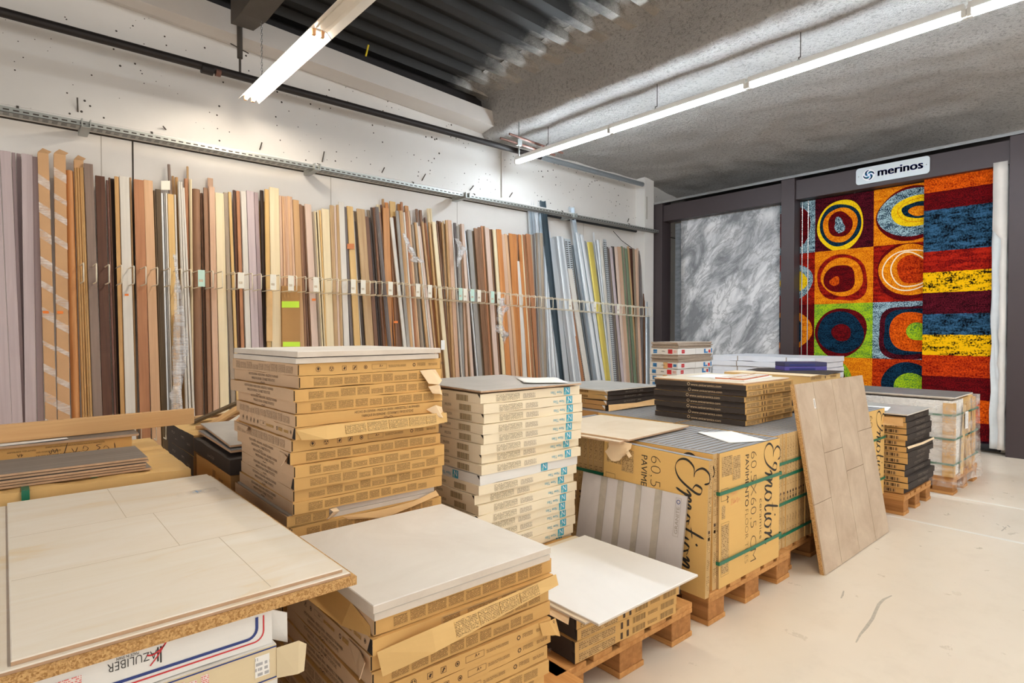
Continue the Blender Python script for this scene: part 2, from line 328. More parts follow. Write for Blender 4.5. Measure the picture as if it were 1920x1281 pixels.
def dup(src, loc, rot=None):                                     # a thing and its parts, sharing mesh data
    c = src.copy(); COL.objects.link(c); c.location = loc
    if rot is not None: c.rotation_euler = rot
    for ch in list(src.children):
        d = ch.copy(); COL.objects.link(d); d.parent = c
        for g2 in list(ch.children):
            e = g2.copy(); COL.objects.link(e); e.parent = d
    return c
ONES = 'zero first second third fourth fifth sixth seventh eighth ninth tenth eleventh twelfth thirteenth fourteenth fifteenth sixteenth seventeenth eighteenth nineteenth'.split()
TENS = {2: 'twent', 3: 'thirt', 4: 'fort', 5: 'fift', 6: 'sixt', 7: 'sevent', 8: 'eight', 9: 'ninet'}
def nth(i):
    if i < 20: return ONES[i]
    t, r = divmod(i, 10); return TENS[t] + ('ieth' if r == 0 else 'y-' + ONES[r])
def top_nth(i): return 'topmost carton' if i == 1 else nth(i) + ' carton from the top'
def grid(name, nx, ny, fn, m, parent=None, smooth=True, loc=(0, 0, 0)):
    b = MB(); vs = [fn(i / nx, j / ny) for j in range(ny + 1) for i in range(nx + 1)]
    b.add(vs, [(j * (nx + 1) + i, j * (nx + 1) + i + 1, (j + 1) * (nx + 1) + i + 1, (j + 1) * (nx + 1) + i) for j in range(ny) for i in range(nx)], m, smooth)
    return b.build(name, parent, loc)
# face frames of a carton whose near corner is the origin: front = the side facing -Y, side = the side facing -X
def FR(x, z): return V((x, -.0009, z))
def SD(D, x, z): return V((-.0009, D - x, z))                    # x runs left to right as seen
XP, XN, YN, ZP = V((1, 0, 0)), V((-1, 0, 0)), V((0, -1, 0)), V((0, 0, 1))
def rect(b, o, rx, up, x, y, w, h, m):
    o, rx, up = V(o), V(rx), V(up); b.poly([o + rx * x + up * y, o + rx * (x + w) + up * y, o + rx * (x + w) + up * (y + h), o + rx * x + up * (y + h)], m)
def frame(b, o, rx, up, x, y, w, h, m, t=.0012):
    for a in ((x, y, w, t), (x, y + h - t, w, t), (x, y, t, h), (x + w - t, y, t, h)): rect(b, o, rx, up, *a, m)
def disc(b, o, rx, up, x, y, r, m, n=14, r2=0):
    o, rx, up = V(o), V(rx), V(up); P = lambda q, i: o + rx * (x + q * cos(2 * pi * i / n)) + up * (y + q * sin(2 * pi * i / n))
    if r2:
        b.add([P(r, i) for i in range(n)] + [P(r2, i) for i in range(n)], [(i, (i + 1) % n, n + (i + 1) % n, n + i) for i in range(n)], m)
    else: b.poly([P(r, i) for i in range(n)], m)
def carton_body(b, W, D, H, mf, ms, mt, seed, jit=.0022, ns=10):
    """A board carton: lid edges wavy, faces flat. mf/ms/mt = front, side and top material."""
    q = random.Random(seed); xs = [W * i / ns for i in range(ns + 1)]; ys = [D * i / ns for i in range(ns + 1)]
    per = [(x, 0) for x in xs] + [(W, y) for y in ys[1:]] + [(x, D) for x in xs[::-1][1:]] + [(0, y) for y in ys[::-1][1:-1]]
    n = len(per); top = [V((x, y, H + q.uniform(-jit, jit * .2))) for x, y in per]; bot = [V((x, y, max(0, q.uniform(-jit * .3, jit)))) for x, y in per]
    c = V((W / 2, D / 2, H - .001)); mid = V((W / 2, D / 2, 0))
    for i in range(n):
        j = (i + 1) % n; m = mf if i < ns or 2 * ns <= i < 3 * ns else ms
        b.add([bot[i], bot[j], top[j], top[i]], [(0, 1, 2, 3)], m)
    b.add(top + [c], [(i, (i + 1) % n, n) for i in range(n)], mt); b.add(bot + [mid], [((i + 1) % n, i, n) for i in range(n)], ms)
def slab(W, D, H, top, edge, name='tile', loc=(0, 0, 0), rz=0, ch=.002, parent=None, rot=None):
    """A tile: worn arris, finished face on top, raw body on the edges."""
    b = MB(); c = ch
    lo = [V(p) for p in ((0, 0, 0), (W, 0, 0), (W, D, 0), (0, D, 0))]; mi = [p + V((0, 0, H - c)) for p in lo]
    hi = [V(p) for p in ((c, c, H), (W - c, c, H), (W - c, D - c, H), (c, D - c, H))]
    b.add(lo, [(3, 2, 1, 0)], edge)
    for i in range(4):
        j = (i + 1) % 4; b.add([lo[i], lo[j], mi[j], mi[i]], [(0, 1, 2, 3)], edge); b.add([mi[i], mi[j], hi[j], hi[i]], [(0, 1, 2, 3)], top)
    b.add(hi, [(0, 1, 2, 3)], top)
    return b, (lambda: b.build(name, parent, loc, rot or (0, 0, rz)))
# icons printed on the brown cartons
def icon_tree(b, o, rx, up, x, y, r): disc(b, o, rx, up, x, y, r, 'ink_brown', 16, r * .86); disc(b, o, rx, up, x, y + r * .18, r * .5, 'ink_brown', 9); rect(b, o, rx, up, x - r * .1, y - r * .65, r * .2, r * .5, 'ink_brown')
def icon_cycle(b, o, rx, up, x, y, r):
    disc(b, o, rx, up, x, y, r, 'ink_brown', 16, r * .88)
    for k in range(3):
        a = 2 * pi * k / 3 + .5; cx, cy = x + r * .5 * cos(a), y + r * .5 * sin(a)
        o2, rx2, up2 = V(o), V(rx), V(up); P = lambda da, rr: o2 + rx2 * (x + rr * cos(a + da)) + up2 * (y + rr * sin(a + da))
        b.poly([P(-.6, r * .3), P(-.6, r * .72), P(.35, r * .72), P(.75, r * .5), P(.35, r * .3)], 'ink_brown')
def icon_box(b, o, rx, up, x, y, r, kind):
    frame(b, o, rx, up, x - r, y - r, 2 * r, 2 * r, 'ink_brown')
    if kind == 0: disc(b, o, rx, up, x, y - r * .2, r * .45, 'ink_brown', 8); rect(b, o, rx, up, x - r * .1, y, r * .7, r * .5, 'ink_brown')
    else:
        disc(b, o, rx, up, x - r * .3, y - r * .45, r * .28, 'ink_brown', 8); disc(b, o, rx, up, x + r * .25, y + r * .3, r * .36, 'ink_brown', 8); rect(b, o, rx, up, x - r * .3, y - r * .3, r * .5, r * .5, 'ink_brown')
def icons(b, o, rx, up, x0, y, h, s=1.0):
    r = h * .3
    icon_tree(b, o, rx, up, x0, y, r); icon_cycle(b, o, rx, up, x0 + .05 * s, y, r); icon_box(b, o, rx, up, x0 + .1 * s, y, r * .9, 0); icon_box(b, o, rx, up, x0 + .142 * s, y, r * .9, 1)
    disc(b, o, rx, up, x0 + .187 * s, y, r * .8, 'ink_brown', 12, r * .6); disc(b, o, rx, up, x0 + .187 * s, y, r * .35, 'ink_brown', 8)
    frame(b, o, rx, up, x0 + .214 * s, y - r, .064 * s, 2 * r, 'ink_brown', .0008); b.text('A+', V(o) + V(rx) * (x0 + .245 * s) + V(up) * (y - r * .3), rx, up, r * 1.5, 'ink_brown')
    rect(b, o, rx, up, x0 + .286 * s, y - r * .5, .08 * s, r, 'print_kraft')
    disc(b, o, rx, up, x0 + .405 * s, y, r * .8, 'ink_brown', 6, r * .5); rect(b, o, rx, up, x0 + .42 * s, y - r * .7, .04 * s, r * 1.4, 'print_kraft'); rect(b, o, rx, up, x0 + .475 * s, y - r * .6, .045 * s, r * 1.1, 'print_kraft')
    disc(b, o, rx, up, x0 + .545 * s, y + r * .2, r * .7, 'ink_brown', 12, r * .55); disc(b, o, rx, up, x0 + .545 * s, y + r * .2, r * .38, 'ink_brown', 4)
def blocks(b, o, rx, up, x0, y0, h, m, n=9, s=1.0, seed=0):
    q = random.Random(seed); x = x0
    for i in range(n):
        w = q.choice((.05, .054, .046, .058, .04)) * s; rect(b, o, rx, up, x, y0, w, h * q.choice((1, 1, .86, .7)), m); x += w + .008 * s
def madein(b, o, rx, up, x, y, h, m='ink_brown', w=.28):
    b.text('HECHO EN ESPAÑA - MADE IN SPAIN - HERGESTELLT IN SPANIEN', V(o) + V(rx) * x + V(up) * (y + h * .2), rx, up, h * .3, m, .5, 0, w)
    b.text('FABRIQUÉ EN ESPAGNE - ΙΣΠΑΝΙΚΕΣ ΠΡΟΕΛΕΥΣΗΣ', V(o) + V(rx) * x + V(up) * (y - h * .16), rx, up, h * .3, m, .5, 0, w * .8)
    b.ribbon([(-.02, 0), (-.01, .003), (0, -.002), (.01, .003), (.02, 0)], [.002] * 5, V(o) + V(rx) * x + V(up) * (y - h * .38), rx, up, m)
# pallet, long side along Y, 1.2 x 0.8
def make_pallet():
    p = bpy.data.objects.new('pallet', None); COL.objects.link(p); p.empty_display_size = .1
    q = random.Random(3)
    for i in range(5):
        w = .145 if i in (0, 2, 4) else .1; x = (.0, .185, .3275, .515, .655)[i]
        MB().box((x, q.uniform(-.006, .004), .122), (x + w, 1.2, .144), 'pallet_wood').build('deck_board', p, bevel=.003)
    for y in (0, .53, 1.06): MB().box((0, y, .1), (.8, y + .14, .122), 'pallet_wood').build('stringer', p, bevel=.003)
    for x in (.0, .3275, .655):
        for y in (.0, .53, 1.06): MB().box((x + .005, y + .004, .022), (x + .14, y + .14, .1), 'pallet_block').build('block', p, bevel=.003)
        MB().box((x, 0, 0), (x + .145, 1.2, .022), 'pallet_wood').build('bottom_board', p, bevel=.003)
    return p
_pal = make_pallet(); _used = [0]
def pallet(x, y, label, rz=0, sx=1.0):
    o = _pal if not _used[0] else dup(_pal, (0, 0, 0)); _used[0] = 1
    o.location = (x, y, 0); o.rotation_euler = (0, 0, rz); o.scale = (sx, 1, 1)
    return tag(o, label, 'pallet', 'wooden pallets under the tile stacks')
def sheet(name, x, y, z, w, d, rz, m, label, cat='paper', group=None, curl=.004, seed=0):
    q = random.Random(seed); ph = q.uniform(0, 6)
    o = grid(name, 10, 8, lambda a, b: V((a * w, b * d, .0012 + curl * max(0, sin(a * 5 + ph) * sin(b * 4 + 1)) * (abs(a - .5) * 2) ** 2)), m)
    o.location = (x, y, z); o.rotation_euler = (0, 0, rz); so = o.modifiers.new('s', 'SOLIDIFY'); so.thickness = .0006; return tag(o, label, cat, group)
def crumple(name, pts, w, m, label, cat='plastic wrap', seed=1, n=9, amp=.02):
    """A hanging wad of plastic film along the given points."""
    pts = [V(p) for p in pts]; b = MB(); vs = []; k = len(pts) - 1
    for i in range(n * k + 1):
        t = i / n; a = min(int(t), k - 1); p = pts[a].lerp(pts[a + 1], t - a); ww = (w[a] + (w[a + 1] - w[a]) * (t - a))
        for j in range(15):
            an = 2 * pi * j / 14; r = ww * (.5 + 1.1 * noise.noise(V((cos(an) * 1.1 + seed * 9, sin(an) * 1.1, t * 1.3))) + .5 * noise.noise(V((cos(an) * 2.6, sin(an) * 2.6 + seed, t * 2.2))))
            vs.append(p + V((cos(an) * r, sin(an) * r * .4, noise.noise(V((an, t * 5, seed))) * amp)))
    b.add(vs, [(i * 15 + j, i * 15 + j + 1, (i + 1) * 15 + j + 1, (i + 1) * 15 + j) for i in range(n * k) for j in range(14)], m, True)
    return tag(b.build(name), label, cat)
# ------------------------------------------------------------------ room
WY = 5.80                                                         # face of the long wall
zs = ony(577, 322, WY).z
b = MB(); b.box((-5, -5, -.2), (12, 6.2, 0), 'floor_concrete')
q = random.Random(4)
def scuff(pts, w):
    pts = [V(onz(u, v, .0006)) for u, v in pts]; n = len(pts)
    vs = []
    for i, p in enumerate(pts):
        d = (pts[min(i + 1, n - 1)] - pts[max(i - 1, 0)]).normalized(); nn = V((-d.y, d.x, 0)) * (w * (.25 + sin(pi * (i + .3) / (n - .4)) * q.uniform(.5, 1)) / 2.6); vs += [p + nn, p - nn]
    b.add(vs, [(2 * i, 2 * i + 1, 2 * i + 3, 2 * i + 2) for i in range(n - 1)], 'scuff')
scuff([(1605, 1205), (1613, 1190), (1624, 1177), (1636, 1160), (1642, 1146), (1648, 1133), (1657, 1124), (1672, 1117)], .022)
scuff([(1577, 1122), (1580, 1116), (1582, 1108)], .014)
for p in ([(1868, 982), (1873, 985)], [(1880, 987), (1886, 993)], [(1889, 985), (1894, 989)], [(1878, 996), (1887, 988)]): scuff(p, .012)
b.box((4.69, -1.5, 0), (4.72, 2.6, .0012), 'floor_stripe'); b.box((5.60, -1.5, 0), (5.62, 2.6, .0012), 'floor_stripe')
struct(b.build('floor'))
b = MB(); b.box((-5, WY, 0), (12, 6.1, zs), 'wall_paint')
for x in (.834,): b.box((x - .006, WY - .002, 1.2), (x + .006, WY, zs), 'seam')
for x in (.617, 2.561, 4.15, 6.4): b.box((x - .004, WY - .001, 1.2), (x + .004, WY, zs), 'seam_pale')
b.box((-5, WY - .004, zs - .012), (12, WY, zs), 'seam')
struct(b.build('wall_left'))
b = MB(); b.box((-5, WY - .05, zs), (12, 6.1, 4.9), 'wall_pitted'); struct(b.build('wall_left_upper'))
# sloping concrete beam along the head of the wall
L1 = (ony(386, 0, 5.5), ony(915, 205, 5.5)); L2 = (ony(380, 43, 5.5), ony(915, 232, 5.5)); L3 = (ony(380, 66, WY - .05), ony(915, 255, WY - .05))
def at_x(L, x): t = (x - L[0].x) / (L[1].x - L[0].x); return L[0].lerp(L[1], t)
b = MB(); xa, xb = -3.0, 4.55; P = [[at_x(L, x) for L in (L1, L2, L3)] for x in (xa, xb)]
for r_ in P: r_.append(V((r_[0].x, WY - .02, r_[2].z))); r_.append(V((r_[0].x, WY - .02, r_[0].z)))
b.add(P[0] + P[1], [(i, (i + 1) % 5, 5 + (i + 1) % 5, 5 + i) for i in range(5)] + [(4, 3, 2, 1, 0), (5, 6, 7, 8, 9)], 'concrete_beam'); struct(b.build('trim_1'))
# dark recess above the beam, corrugated roof deck, sprayed slab
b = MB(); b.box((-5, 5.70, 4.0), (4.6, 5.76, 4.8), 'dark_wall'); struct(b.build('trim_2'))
dz = lambda x: 4.11 + (4.3 - x) * .045
b = MB(); prof = []; y = -5.0
while y < 5.62:
    prof += [(y, 0), (y + .10, 0), (y + .135, .075), (y + .275, .075)]; y += .31
n = len(prof)
for j, x in enumerate((-5, 0, 3.3, 3.9, 4.3, 4.7)): b.v += [(x, py, dz(x) + pz) for py, pz in prof]
for j in range(5):
    for i in range(n - 1): b.f.append((j * n + i, (j + 1) * n + i, (j + 1) * n + i + 1, j * n + i + 1)); b.mi.append(b.k('deck_metal')); b.sm.append(False)
o = struct(b.build('ceiling')); so = o.modifiers.new('s', 'SOLIDIFY'); so.thickness = .02; so.offset = 1
XE, ZC = 4.46, 3.70
def fuzz(p, a, s=3.0): return noise.noise(V(p) * s) * a + noise.noise(V(p) * 13) * a * .35
def slab_sec(u, v):                                               # u along Y, v along the section: face, rounded nose, soffit
    y = -5 + u * 10.75
    s = v * 1.0
    if s < .10: x, z = XE - .03 - (.10 - s) * 3.6, 4.20 - s * .95
    elif s < .22: x, z = XE - .03 + (s - .10) * .4, 4.105 - (s - .10) / .12 * .345
    elif s < .28: t = (s - .22) / .06 * pi / 2; x, z = XE + .03 + .14 * (1 - cos(t)), 3.76 - .09 * sin(t)
    else: x, z = XE + .17 + (s - .28) / .72 * 6.6, 3.67 + .03 * min(1, (s - .28) * 14)
    z -= .16 * max(0, min(1, (x - 7.2) / 1.6)) ** 2 if s > .3 else 0
    k = fuzz((x, y, z), .022)
    return V((x + k * (.9 if s < .28 else .2), y, z + k * (1 if s > .22 else .4) + (fuzz((x, y, 0), .03, 6) if s < .10 else 0)))
o = struct(grid('ceiling_spray', 330, 210, slab_sec, 'spray_wool'))
b = MB(); b.box((4.75, -5, 3.9), (12, 6.1, 4.9), 'dark_wall'); struct(b.build('ceiling_slab'))
b = MB(); b.box((10.6, -5, 0), (10.9, 6.1, 4.2), 'dark_wall'); struct(b.build('wall_back'))
b = MB(); b.box((7.57, 5.58, 0), (7.80, WY, 3.75), 'wall_paint'); b.box((7.60, 5.575, 3.05), (7.63, 5.58, 3.4), 'seam_pale'); struct(b.build('trim_3'))

# services on the wall
b = MB(); b.tube([ony(-260, -52, 5.5), ony(0, 22, 5.5), ony(985, 287, 5.5), V((5.25, 5.5, 3.54))], .034, 'pipe_black', 12); b.tube([(5.25, 5.5, 3.54), (7.4, 5.5, 3.54)], .0335, 'steel_grey', 12)
p = ony(392, 131, 5.5); b.tube([p + V((-.06, 0, 0)), p + V((.03, 0, 0))], .043, 'pipe_black', 12); b.tube([p + V((.05, 0, 0)), p + V((.09, 0, 0))], .036, 'copper', 12)
tag(b.build('sprinkler_pipe'), 'long black pipe running along the upper white wall', 'pipe')
b = MB(); b.tube([(1.60, 5.5, 4.3), (1.60, 5.5, 3.70)], .024, 'steel_dark', 8); b.tube([(1.60, 5.5, 3.72), (1.60, 5.5, 3.52)], .010, 'steel_dark', 8); b.tube([(1.52, 5.49, 3.80), (1.67, 5.49, 3.76)], .005, 'steel_dark', 6)
tag(b.build('pipe_hanger'), 'dark steel hanger rod holding the black pipe near the warm lamp', 'pipe hanger')
b = MB(); xs = (1.50, 1.70); b.box((1.46, -3, 3.84), (1.66, 5.0, 4.16), 'steel_dark'); b.add([(1.46, 5.0, 3.84), (1.66, 5.0, 3.84), (1.64, 5.26, 3.86), (1.46, 5.26, 3.86), (1.46, 5.0, 4.16), (1.66, 5.0, 4.16), (1.64, 5.26, 4.16), (1.46, 5.26, 4.16)], [(3, 2, 1, 0), (0, 1, 5, 4), (1, 2, 6, 5), (2, 3, 7, 6), (3, 0, 4, 7), (4, 5, 6, 7)], 'steel_dark')
struct(b.build('trim_4'))
b = MB()
for (u1, v1, u2, v2) in ((938, 259, 1040, 291), (955, 251, 1055, 287)): b.tube([ony(u1, v1, 5.1), ony(u2, v2, 5.1)], .014, 'copper', 8)
p = ony(973, 270, 5.1); b.tube([p + V((0, 0, .35)), p + V((0, .0, -.14))], .008, 'galvanised', 6); b.box(p + V((-.03, -.02, -.02)), p + V((.03, .02, .05)), 'galvanised')
tag(b.build('copper_pipes'), 'pair of short copper pipe ends clamped below the sprayed ceiling', 'pipe')
b = MB(); x0, x1, y0, y1, z0 = -1.6, 7.9, 5.50, 5.60, zs - .045
b.box((x0, y0, z0), (x1, y1, z0 + .003), 'galvanised'); b.box((x0, y0, z0), (x1, y0 + .003, z0 + .04), 'galvanised'); b.box((x0, y1 - .003, z0), (x1, y1, z0 + .04), 'galvanised')
x = x0 + .02
while x < x1 - .05:
    for yy in (y0 + .02, y0 + .045, y0 + .07): b.poly([(x, yy, z0 - .0005), (x, yy + .01, z0 - .0005), (x + .034, yy + .01, z0 - .0005), (x + .034, yy, z0 - .0005)], 'seam')
    b.poly([(x, y0 - .0005, z0 + .014), (x + .034, y0 - .0005, z0 + .014), (x + .034, y0 - .0005, z0 + .024), (x, y0 - .0005, z0 + .024)], 'seam'); x += .055
t = tag(b.build('cable_tray'), 'long perforated grey cable tray fixed along the white wall', 'cable tray')
for u, v in ((160, 240), (590, 318), (870, 372), (1072, 408)):
    x = ony(u, v, 5.55).x; c = MB(); c.box((x - .03, 5.47, z0 - .012), (x - .022, WY - .05, z0 + .05), 'galvanised'); c.box((x + .022, 5.47, z0 - .012), (x + .03, WY - .05, z0 + .05), 'galvanised'); c.box((x - .022, 5.47, z0 - .014), (x + .022, WY - .05, z0 - .008), 'galvanised'); c.build('bracket', t)
b = MB(); b.tube([(-1.6, 5.70, zs + .045), (7.6, 5.70, zs + .045)], .020, 'wall_paint', 10)
for u in (33, 285, 600, 775, 890, 1055, 1180):
    x = ony(u, 200 + u * .18, 5.68).x; b.tube([(x - .008, 5.70, zs + .045), (x + .008, 5.70, zs + .045)], .026, 'steel_dark', 10)
tag(b.build('conduit'), 'white conduit clipped along the wall just above the cable tray', 'conduit')
b = MB(); b.tube([(5.6, 5.735, zs - .02), (7.55, 5.735, zs - .02)], .022, 'cable_black', 8); tag(b.build('black_conduit'), 'short black conduit beneath the far end of the cable tray', 'conduit')
b = MB(); b.tube([(7.0, 5.74, zs - .08), (7.2, 5.74, zs - .2), (7.56, 5.70, zs - .36)], .005, 'cable_black', 6); tag(b.build('loose_cable'), 'thin loose cable sagging to the white column in the far corner', 'cable')
b = MB(); b.tube([(4.80, 5.73, 3.0), (4.80, 5.73, 3.58)], .010, 'wall_paint', 8); tag(b.build('drop_tube'), 'thin white vertical tube from black pipe down to the cable tray', 'conduit')
for i, (u, v, u2, v2) in enumerate(((145, 183, 146, 210), (306, 237, 311, 243), (491, 267, 487, 281), (608, 284, 604, 304), (721, 314, 716, 324), (798, 326, 791, 339), (888, 348, 881, 357), (961, 361, 955, 370), (1179, 410, 1177, 416))):
    a, c = ony(u, v, WY - .09), ony(u2, v2, WY - .05); b = MB(); b.tube([a, c], .006, 'steel_dark', 6); tag(b.build('wire_stub'), nth(i + 1) + ' black wire stub from the left above the cable tray', 'wire', 'wire stubs above the cable tray')

# lamps
def lamp(name, x, y0, z, m, label, reflector, lit=True, L=1.5):
    t = empty(name, (x, y0, z), label, 'lamp', 'fluorescent lamps')
    w = .03 if not reflector else .028
    MB().box((-w, .01, .022), (w, L - .01, .07), 'lamp_white').build('housing', t, bevel=.004)
    if reflector:
        for s in (-1, 1):
            r = MB(); pts = [(s * .026, .030), (s * .055, .022), (s * .085, -.012), (s * .088, -.012), (s * .058, .026), (s * .028, .036)]
            r.prism([(a, c) for a, c in pts], 0.0, L, 'lamp_white', Matrix(((1, 0, 0, 0), (0, 0, 1, 0), (0, 1, 0, 0), (0, 0, 0, 1)))); r.build('reflector', t)
    if lit:
        for s in (-1, 1):
            xx = s * (.030 if reflector else .02)
            MB().tube([(xx, .035, 0), (xx, L - .035, 0)], .013, m, 12).build('tube', t)
            for y in (.0, L - .03):
                c = MB(); c.box((xx - .012, y, -.015), (xx + .012, y + .028, .03), 'socket_glow_tint' if reflector else 'lamp_white'); c.build('tube_holder', t, bevel=.003)
    if y0 < 3 and reflector:
        c = MB(); zt = 3.70 if not reflector else 4.2
        for y in (.35, 1.15): c.tube([(0, y, .07), (0, y, zt - z)], .002, 'steel_dark', 5)
        c.build('suspension_wire', t)
    return t
lamp('pendant_tube_lamp', 1.635, 3.88, 3.31, 'tube_warm', 'warm glowing twin tube lamp hanging beneath the dark roof deck', True)
lamp('pendant_tube_lamp', 1.635, 2.37, 3.31, 'tube_warm', 'unlit white reflector lamp continuing from the warm glowing lamp', True, False)
for i, y in enumerate((.86, -.64, -2.14)): lamp('pendant_tube_lamp', 1.635, y, 3.31, 'tube_warm', nth(i + 1) + ' warm twin tube lamp overhead, continuing the unlit reflector lamp', True)
for i, y in enumerate((3.97, 2.485, .985, -.515, -2.015)):
    lamp('pendant_tube_lamp', 4.80, y, 3.375, 'tube_cool', nth(i + 1) + ' cool white lamp of the bright row, counted from the far wall', False)
for i, y in enumerate((-1.25, -2.75)): lamp('pendant_tube_lamp', 7.3, y, 3.375, 'tube_neutral', nth(i + 1) + ' neutral white lamp over the aisle right of the rug display', False)
def hook(x, y, z0, z1, label):
    b = MB(); b.tube([(x, y, z1), (x, y, z0)], .004, 'steel_dark', 6); b.tube([(x, y, z0), (x - .03, y, z0 - .015), (x - .03, y, z0 - .03)], .005, 'steel_dark', 6); b.box((x - .035, y - .012, z0 - .035), (x + .035, y + .012, z0 - .03), 'galvanised')
    tag(b.build('lamp_hook'), label, 'hook', 'hooks of the bright lamp row')
hook(4.80, 4.9, 3.475, 3.72, 'wire hook over the farthest cool white lamp'); hook(4.80, 2.05, 3.475, 3.72, 'wire hook above the third cool white lamp, left of the sign side'); hook(4.80, .5, 3.475, 3.72, 'wire hook above the fourth cool white lamp'); hook(4.80, -1.0, 3.475, 3.72, 'wire hook above the nearest cool white lamp'); hook(4.80, 3.4, 3.475, 3.72, 'wire hook above the second cool white lamp from the wall')
t = empty('lamp_chain', (1.63, 5.02, 3.38), 'thin metal chain above the far end of the warm lamp', 'chain')
b = MB(); ln = 22
for i in range(ln):
    z = .02 + i * .024; a = i % 2 * pi / 2; ring = [V((cos(a) * .006 * cos(k), sin(a) * .006 * cos(k), z + .016 * sin(k))) for k in [2 * pi * j / 10 for j in range(10)]]
    b.tube(ring, .0018, 'chrome', 5, closed=True)
b.build('chain', t); c = MB(); c.tube([(0, 0, .53), (-.10, -.05, .63), (-.15, -.08, .78)], .003, 'chrome', 6); c.tube([(0, 0, .53), (.08, .0, .56), (.08, 0, .60)], .003, 'chrome', 6); c.build('wire_tie', t)
b = MB(); b.tube([(2.78, 5.45, 4.06), (2.80, 5.43, 4.17)], .009, 'rod_yellow', 6); tag(b.build('yellow_tag'), 'small yellow plastic tie at the edge of the dark roof deck', 'tie')
# ------------------------------------------------------------------ planks and profiles leaning on the wall
# each row: material, shape, left/right edge and top in the photo, left/right edge lower down, rank from front (0) to back
YT, YB = 5.68, 5.36
T1 = """lilac f -26 -1 281 0 21 0;lilac f 0 20 283 22 43 0;lilac_dark f 20 30 286 43 47 1;lilac_dark f 30 40 288 40 47 2;lilac f 40 61 289 47 69 0;lilac_dark f 61 71 294 69 84 0
tan b 70.5 91 287 85 107 0;tan b 100 124 289 109 131 0;oak h 124 136 319 132 154 0;tan b 139 156 300 155 174 2;bamboo s 139 143.5 315 154 159 0;bamboo s 144 148 314 159.5 164 0;bamboo s 148.5 152 315 164.5 169 0;bamboo s 152.5 157 314 169.5 175 0;grey_brown f 157.5 174 307 175 193 0
walnut f 179 196 330 192 212 0;red_brown s 199.5 203 338 214 219 0;cocoa s 203.5 207 333 219 223 1;wenge f 206 215 335 222 228 2;bamboo s 215 223 331 226 236 0;white_wood f 224 242 331 236 255 0;tan s 242.5 247 333 254.5 258 1;orange_brown f 251 269 337 262 283 0;beige_brown f 269.5 286 338 283.5 302 0
olive s 287 291 357 302 306 0;olive f 291 302 355 306 315 0;white_metal s 302 306 362 314.5 318 0;grey s 306.5 310 363 318.5 321.5 0;white_wood s 310.5 314 362 322 325.5 0;gold_wood f 314 326 364 326 338 0;white_wood s 326.5 330 365 338.5 342 0
grey_brown s 314 320 308 338 343 2;tan s 322 327 330 341 346 3;bamboo s 328 334 332 343 348 2;white_wood s 333.5 337.5 340 349 353 0;white_wood s 338 342 341 355 360 0;white_wood s 342.5 346 352 362 366.5 0;orange_brown s 345 354 335 354 361 2;tan s 350 354.5 312 356 360 3;cream s 355 360 336 360 364 1
brown h 361 376 354 366 384 0;cocoa s 376 381 362 385 390 1;brown s 382 390 352 390.5 400 0;pink_tan f 389 400 334 398 407 3;pink_tan f 392 402.5 350 400.5 412 0;cream f 403.5 419.5 362 413 431 0;taupe s 419.8 426 361 434 444 0;gold_wood s 428 434 360 445 451 0
walnut s 436.5 443 356.5 451 456 1;orange_brown s 443.5 450 358 456 464 0;white_wood f 452 461 359 465 476 0;lilac f 462 476 358 477 491 0;lilac_dark f 476.5 484 361 491.5 499 1;wenge s 487 496 357 499 504 1;gold_wood s 496 505 355 503.5 511 0;cream f 505.5 522.5 352 511.5 531 0
pink_tan s 523.5 528.5 367 531.5 538 0;beige_brown s 529 533.5 368 538.3 545 0;pink_tan s 534 538.5 368 545.3 552 0;beige_brown s 539 543.5 368 552.3 559 0;pink_tan s 544 548 369 559.3 565 0;tan f 548.5 561 375 565.3 576 0
brown s 561.5 565 383 576.5 583 0;cocoa s 565.3 568 385 583.3 588 0;brown s 568.3 571 386 588.3 592 1;pale_pink f 571.3 584 383 592.3 604 0"""
T2 = """taupe s 585 588.5 397 598 602 0;cream s 589 592 396 602.3 605.5 0;wenge s 592.3 594.5 398 605.5 608 1;cream s 595 598.5 394 608.2 610.5 0;gold_wood s 598.8 602 394 610.7 613 0;cream f 602.5 618 392 613.2 626 0
knotty f 618.8 626 385 627 634 0;pale_pink s 626.3 631 386 634.2 638.5 0;knotty s 631.3 635.5 384 638.7 643.5 0;white_wood f 636 644.3 379 643.8 656.5 0;dark_taupe s 645 650.5 388 656.8 663 0;gold_wood f 650.8 661.5 387 664 676 0;white_wood s 661.7 663.5 397 676.3 679 1
dark_taupe s 663.8 667.5 415 679.3 685 1;taupe s 663.5 669 396 680 688 2;knotty f 669.2 684 392 686 701 0;cocoa f 684.5 691 406 701.5 709.5 0;wenge s 691.2 696 408 709.8 714 0;taupe s 688 695 394 712 717 2;dark_taupe s 695.3 700 389 714.3 718 1
cocoa s 699.5 704 389 718.3 722 0;dark_taupe s 704.5 709 388 726.5 734.5 0;orange_brown s 709.3 713 398 722.3 726.2 1;brown s 711 715 399 734.8 738 1;cream f 706 715 384 730 737 3;red_brown s 714 717.5 384 738.2 741.5 2;oak f 718 730 390 724 736 1;tan s 717 720.5 373 722 726 3;orange s 721.5 730 380 740 745 2
brown s 730.3 733.5 408 741.7 748.5 1;white_wood s 732.2 737.5 408 755.5 763.5 0;gold_wood f 731 741.5 378 741 752 2;grey s 741.7 748.5 395 763.7 768 0;cocoa f 738 744 406 743 755 1;tan s 748.8 755.5 395 768.2 773 0;oak s 745 756 383 760 768 3;orange_brown s 751.5 756 379 766 771 2
white_wood s 756 759 398 773.3 777 0;orange_brown s 759.3 763 397 777.3 781.5 0;beige_brown s 763.3 767.5 396 782 787 0;oak s 759 767 386 776 783 3;white_wood s 768 770.5 395 787.3 790 1"""
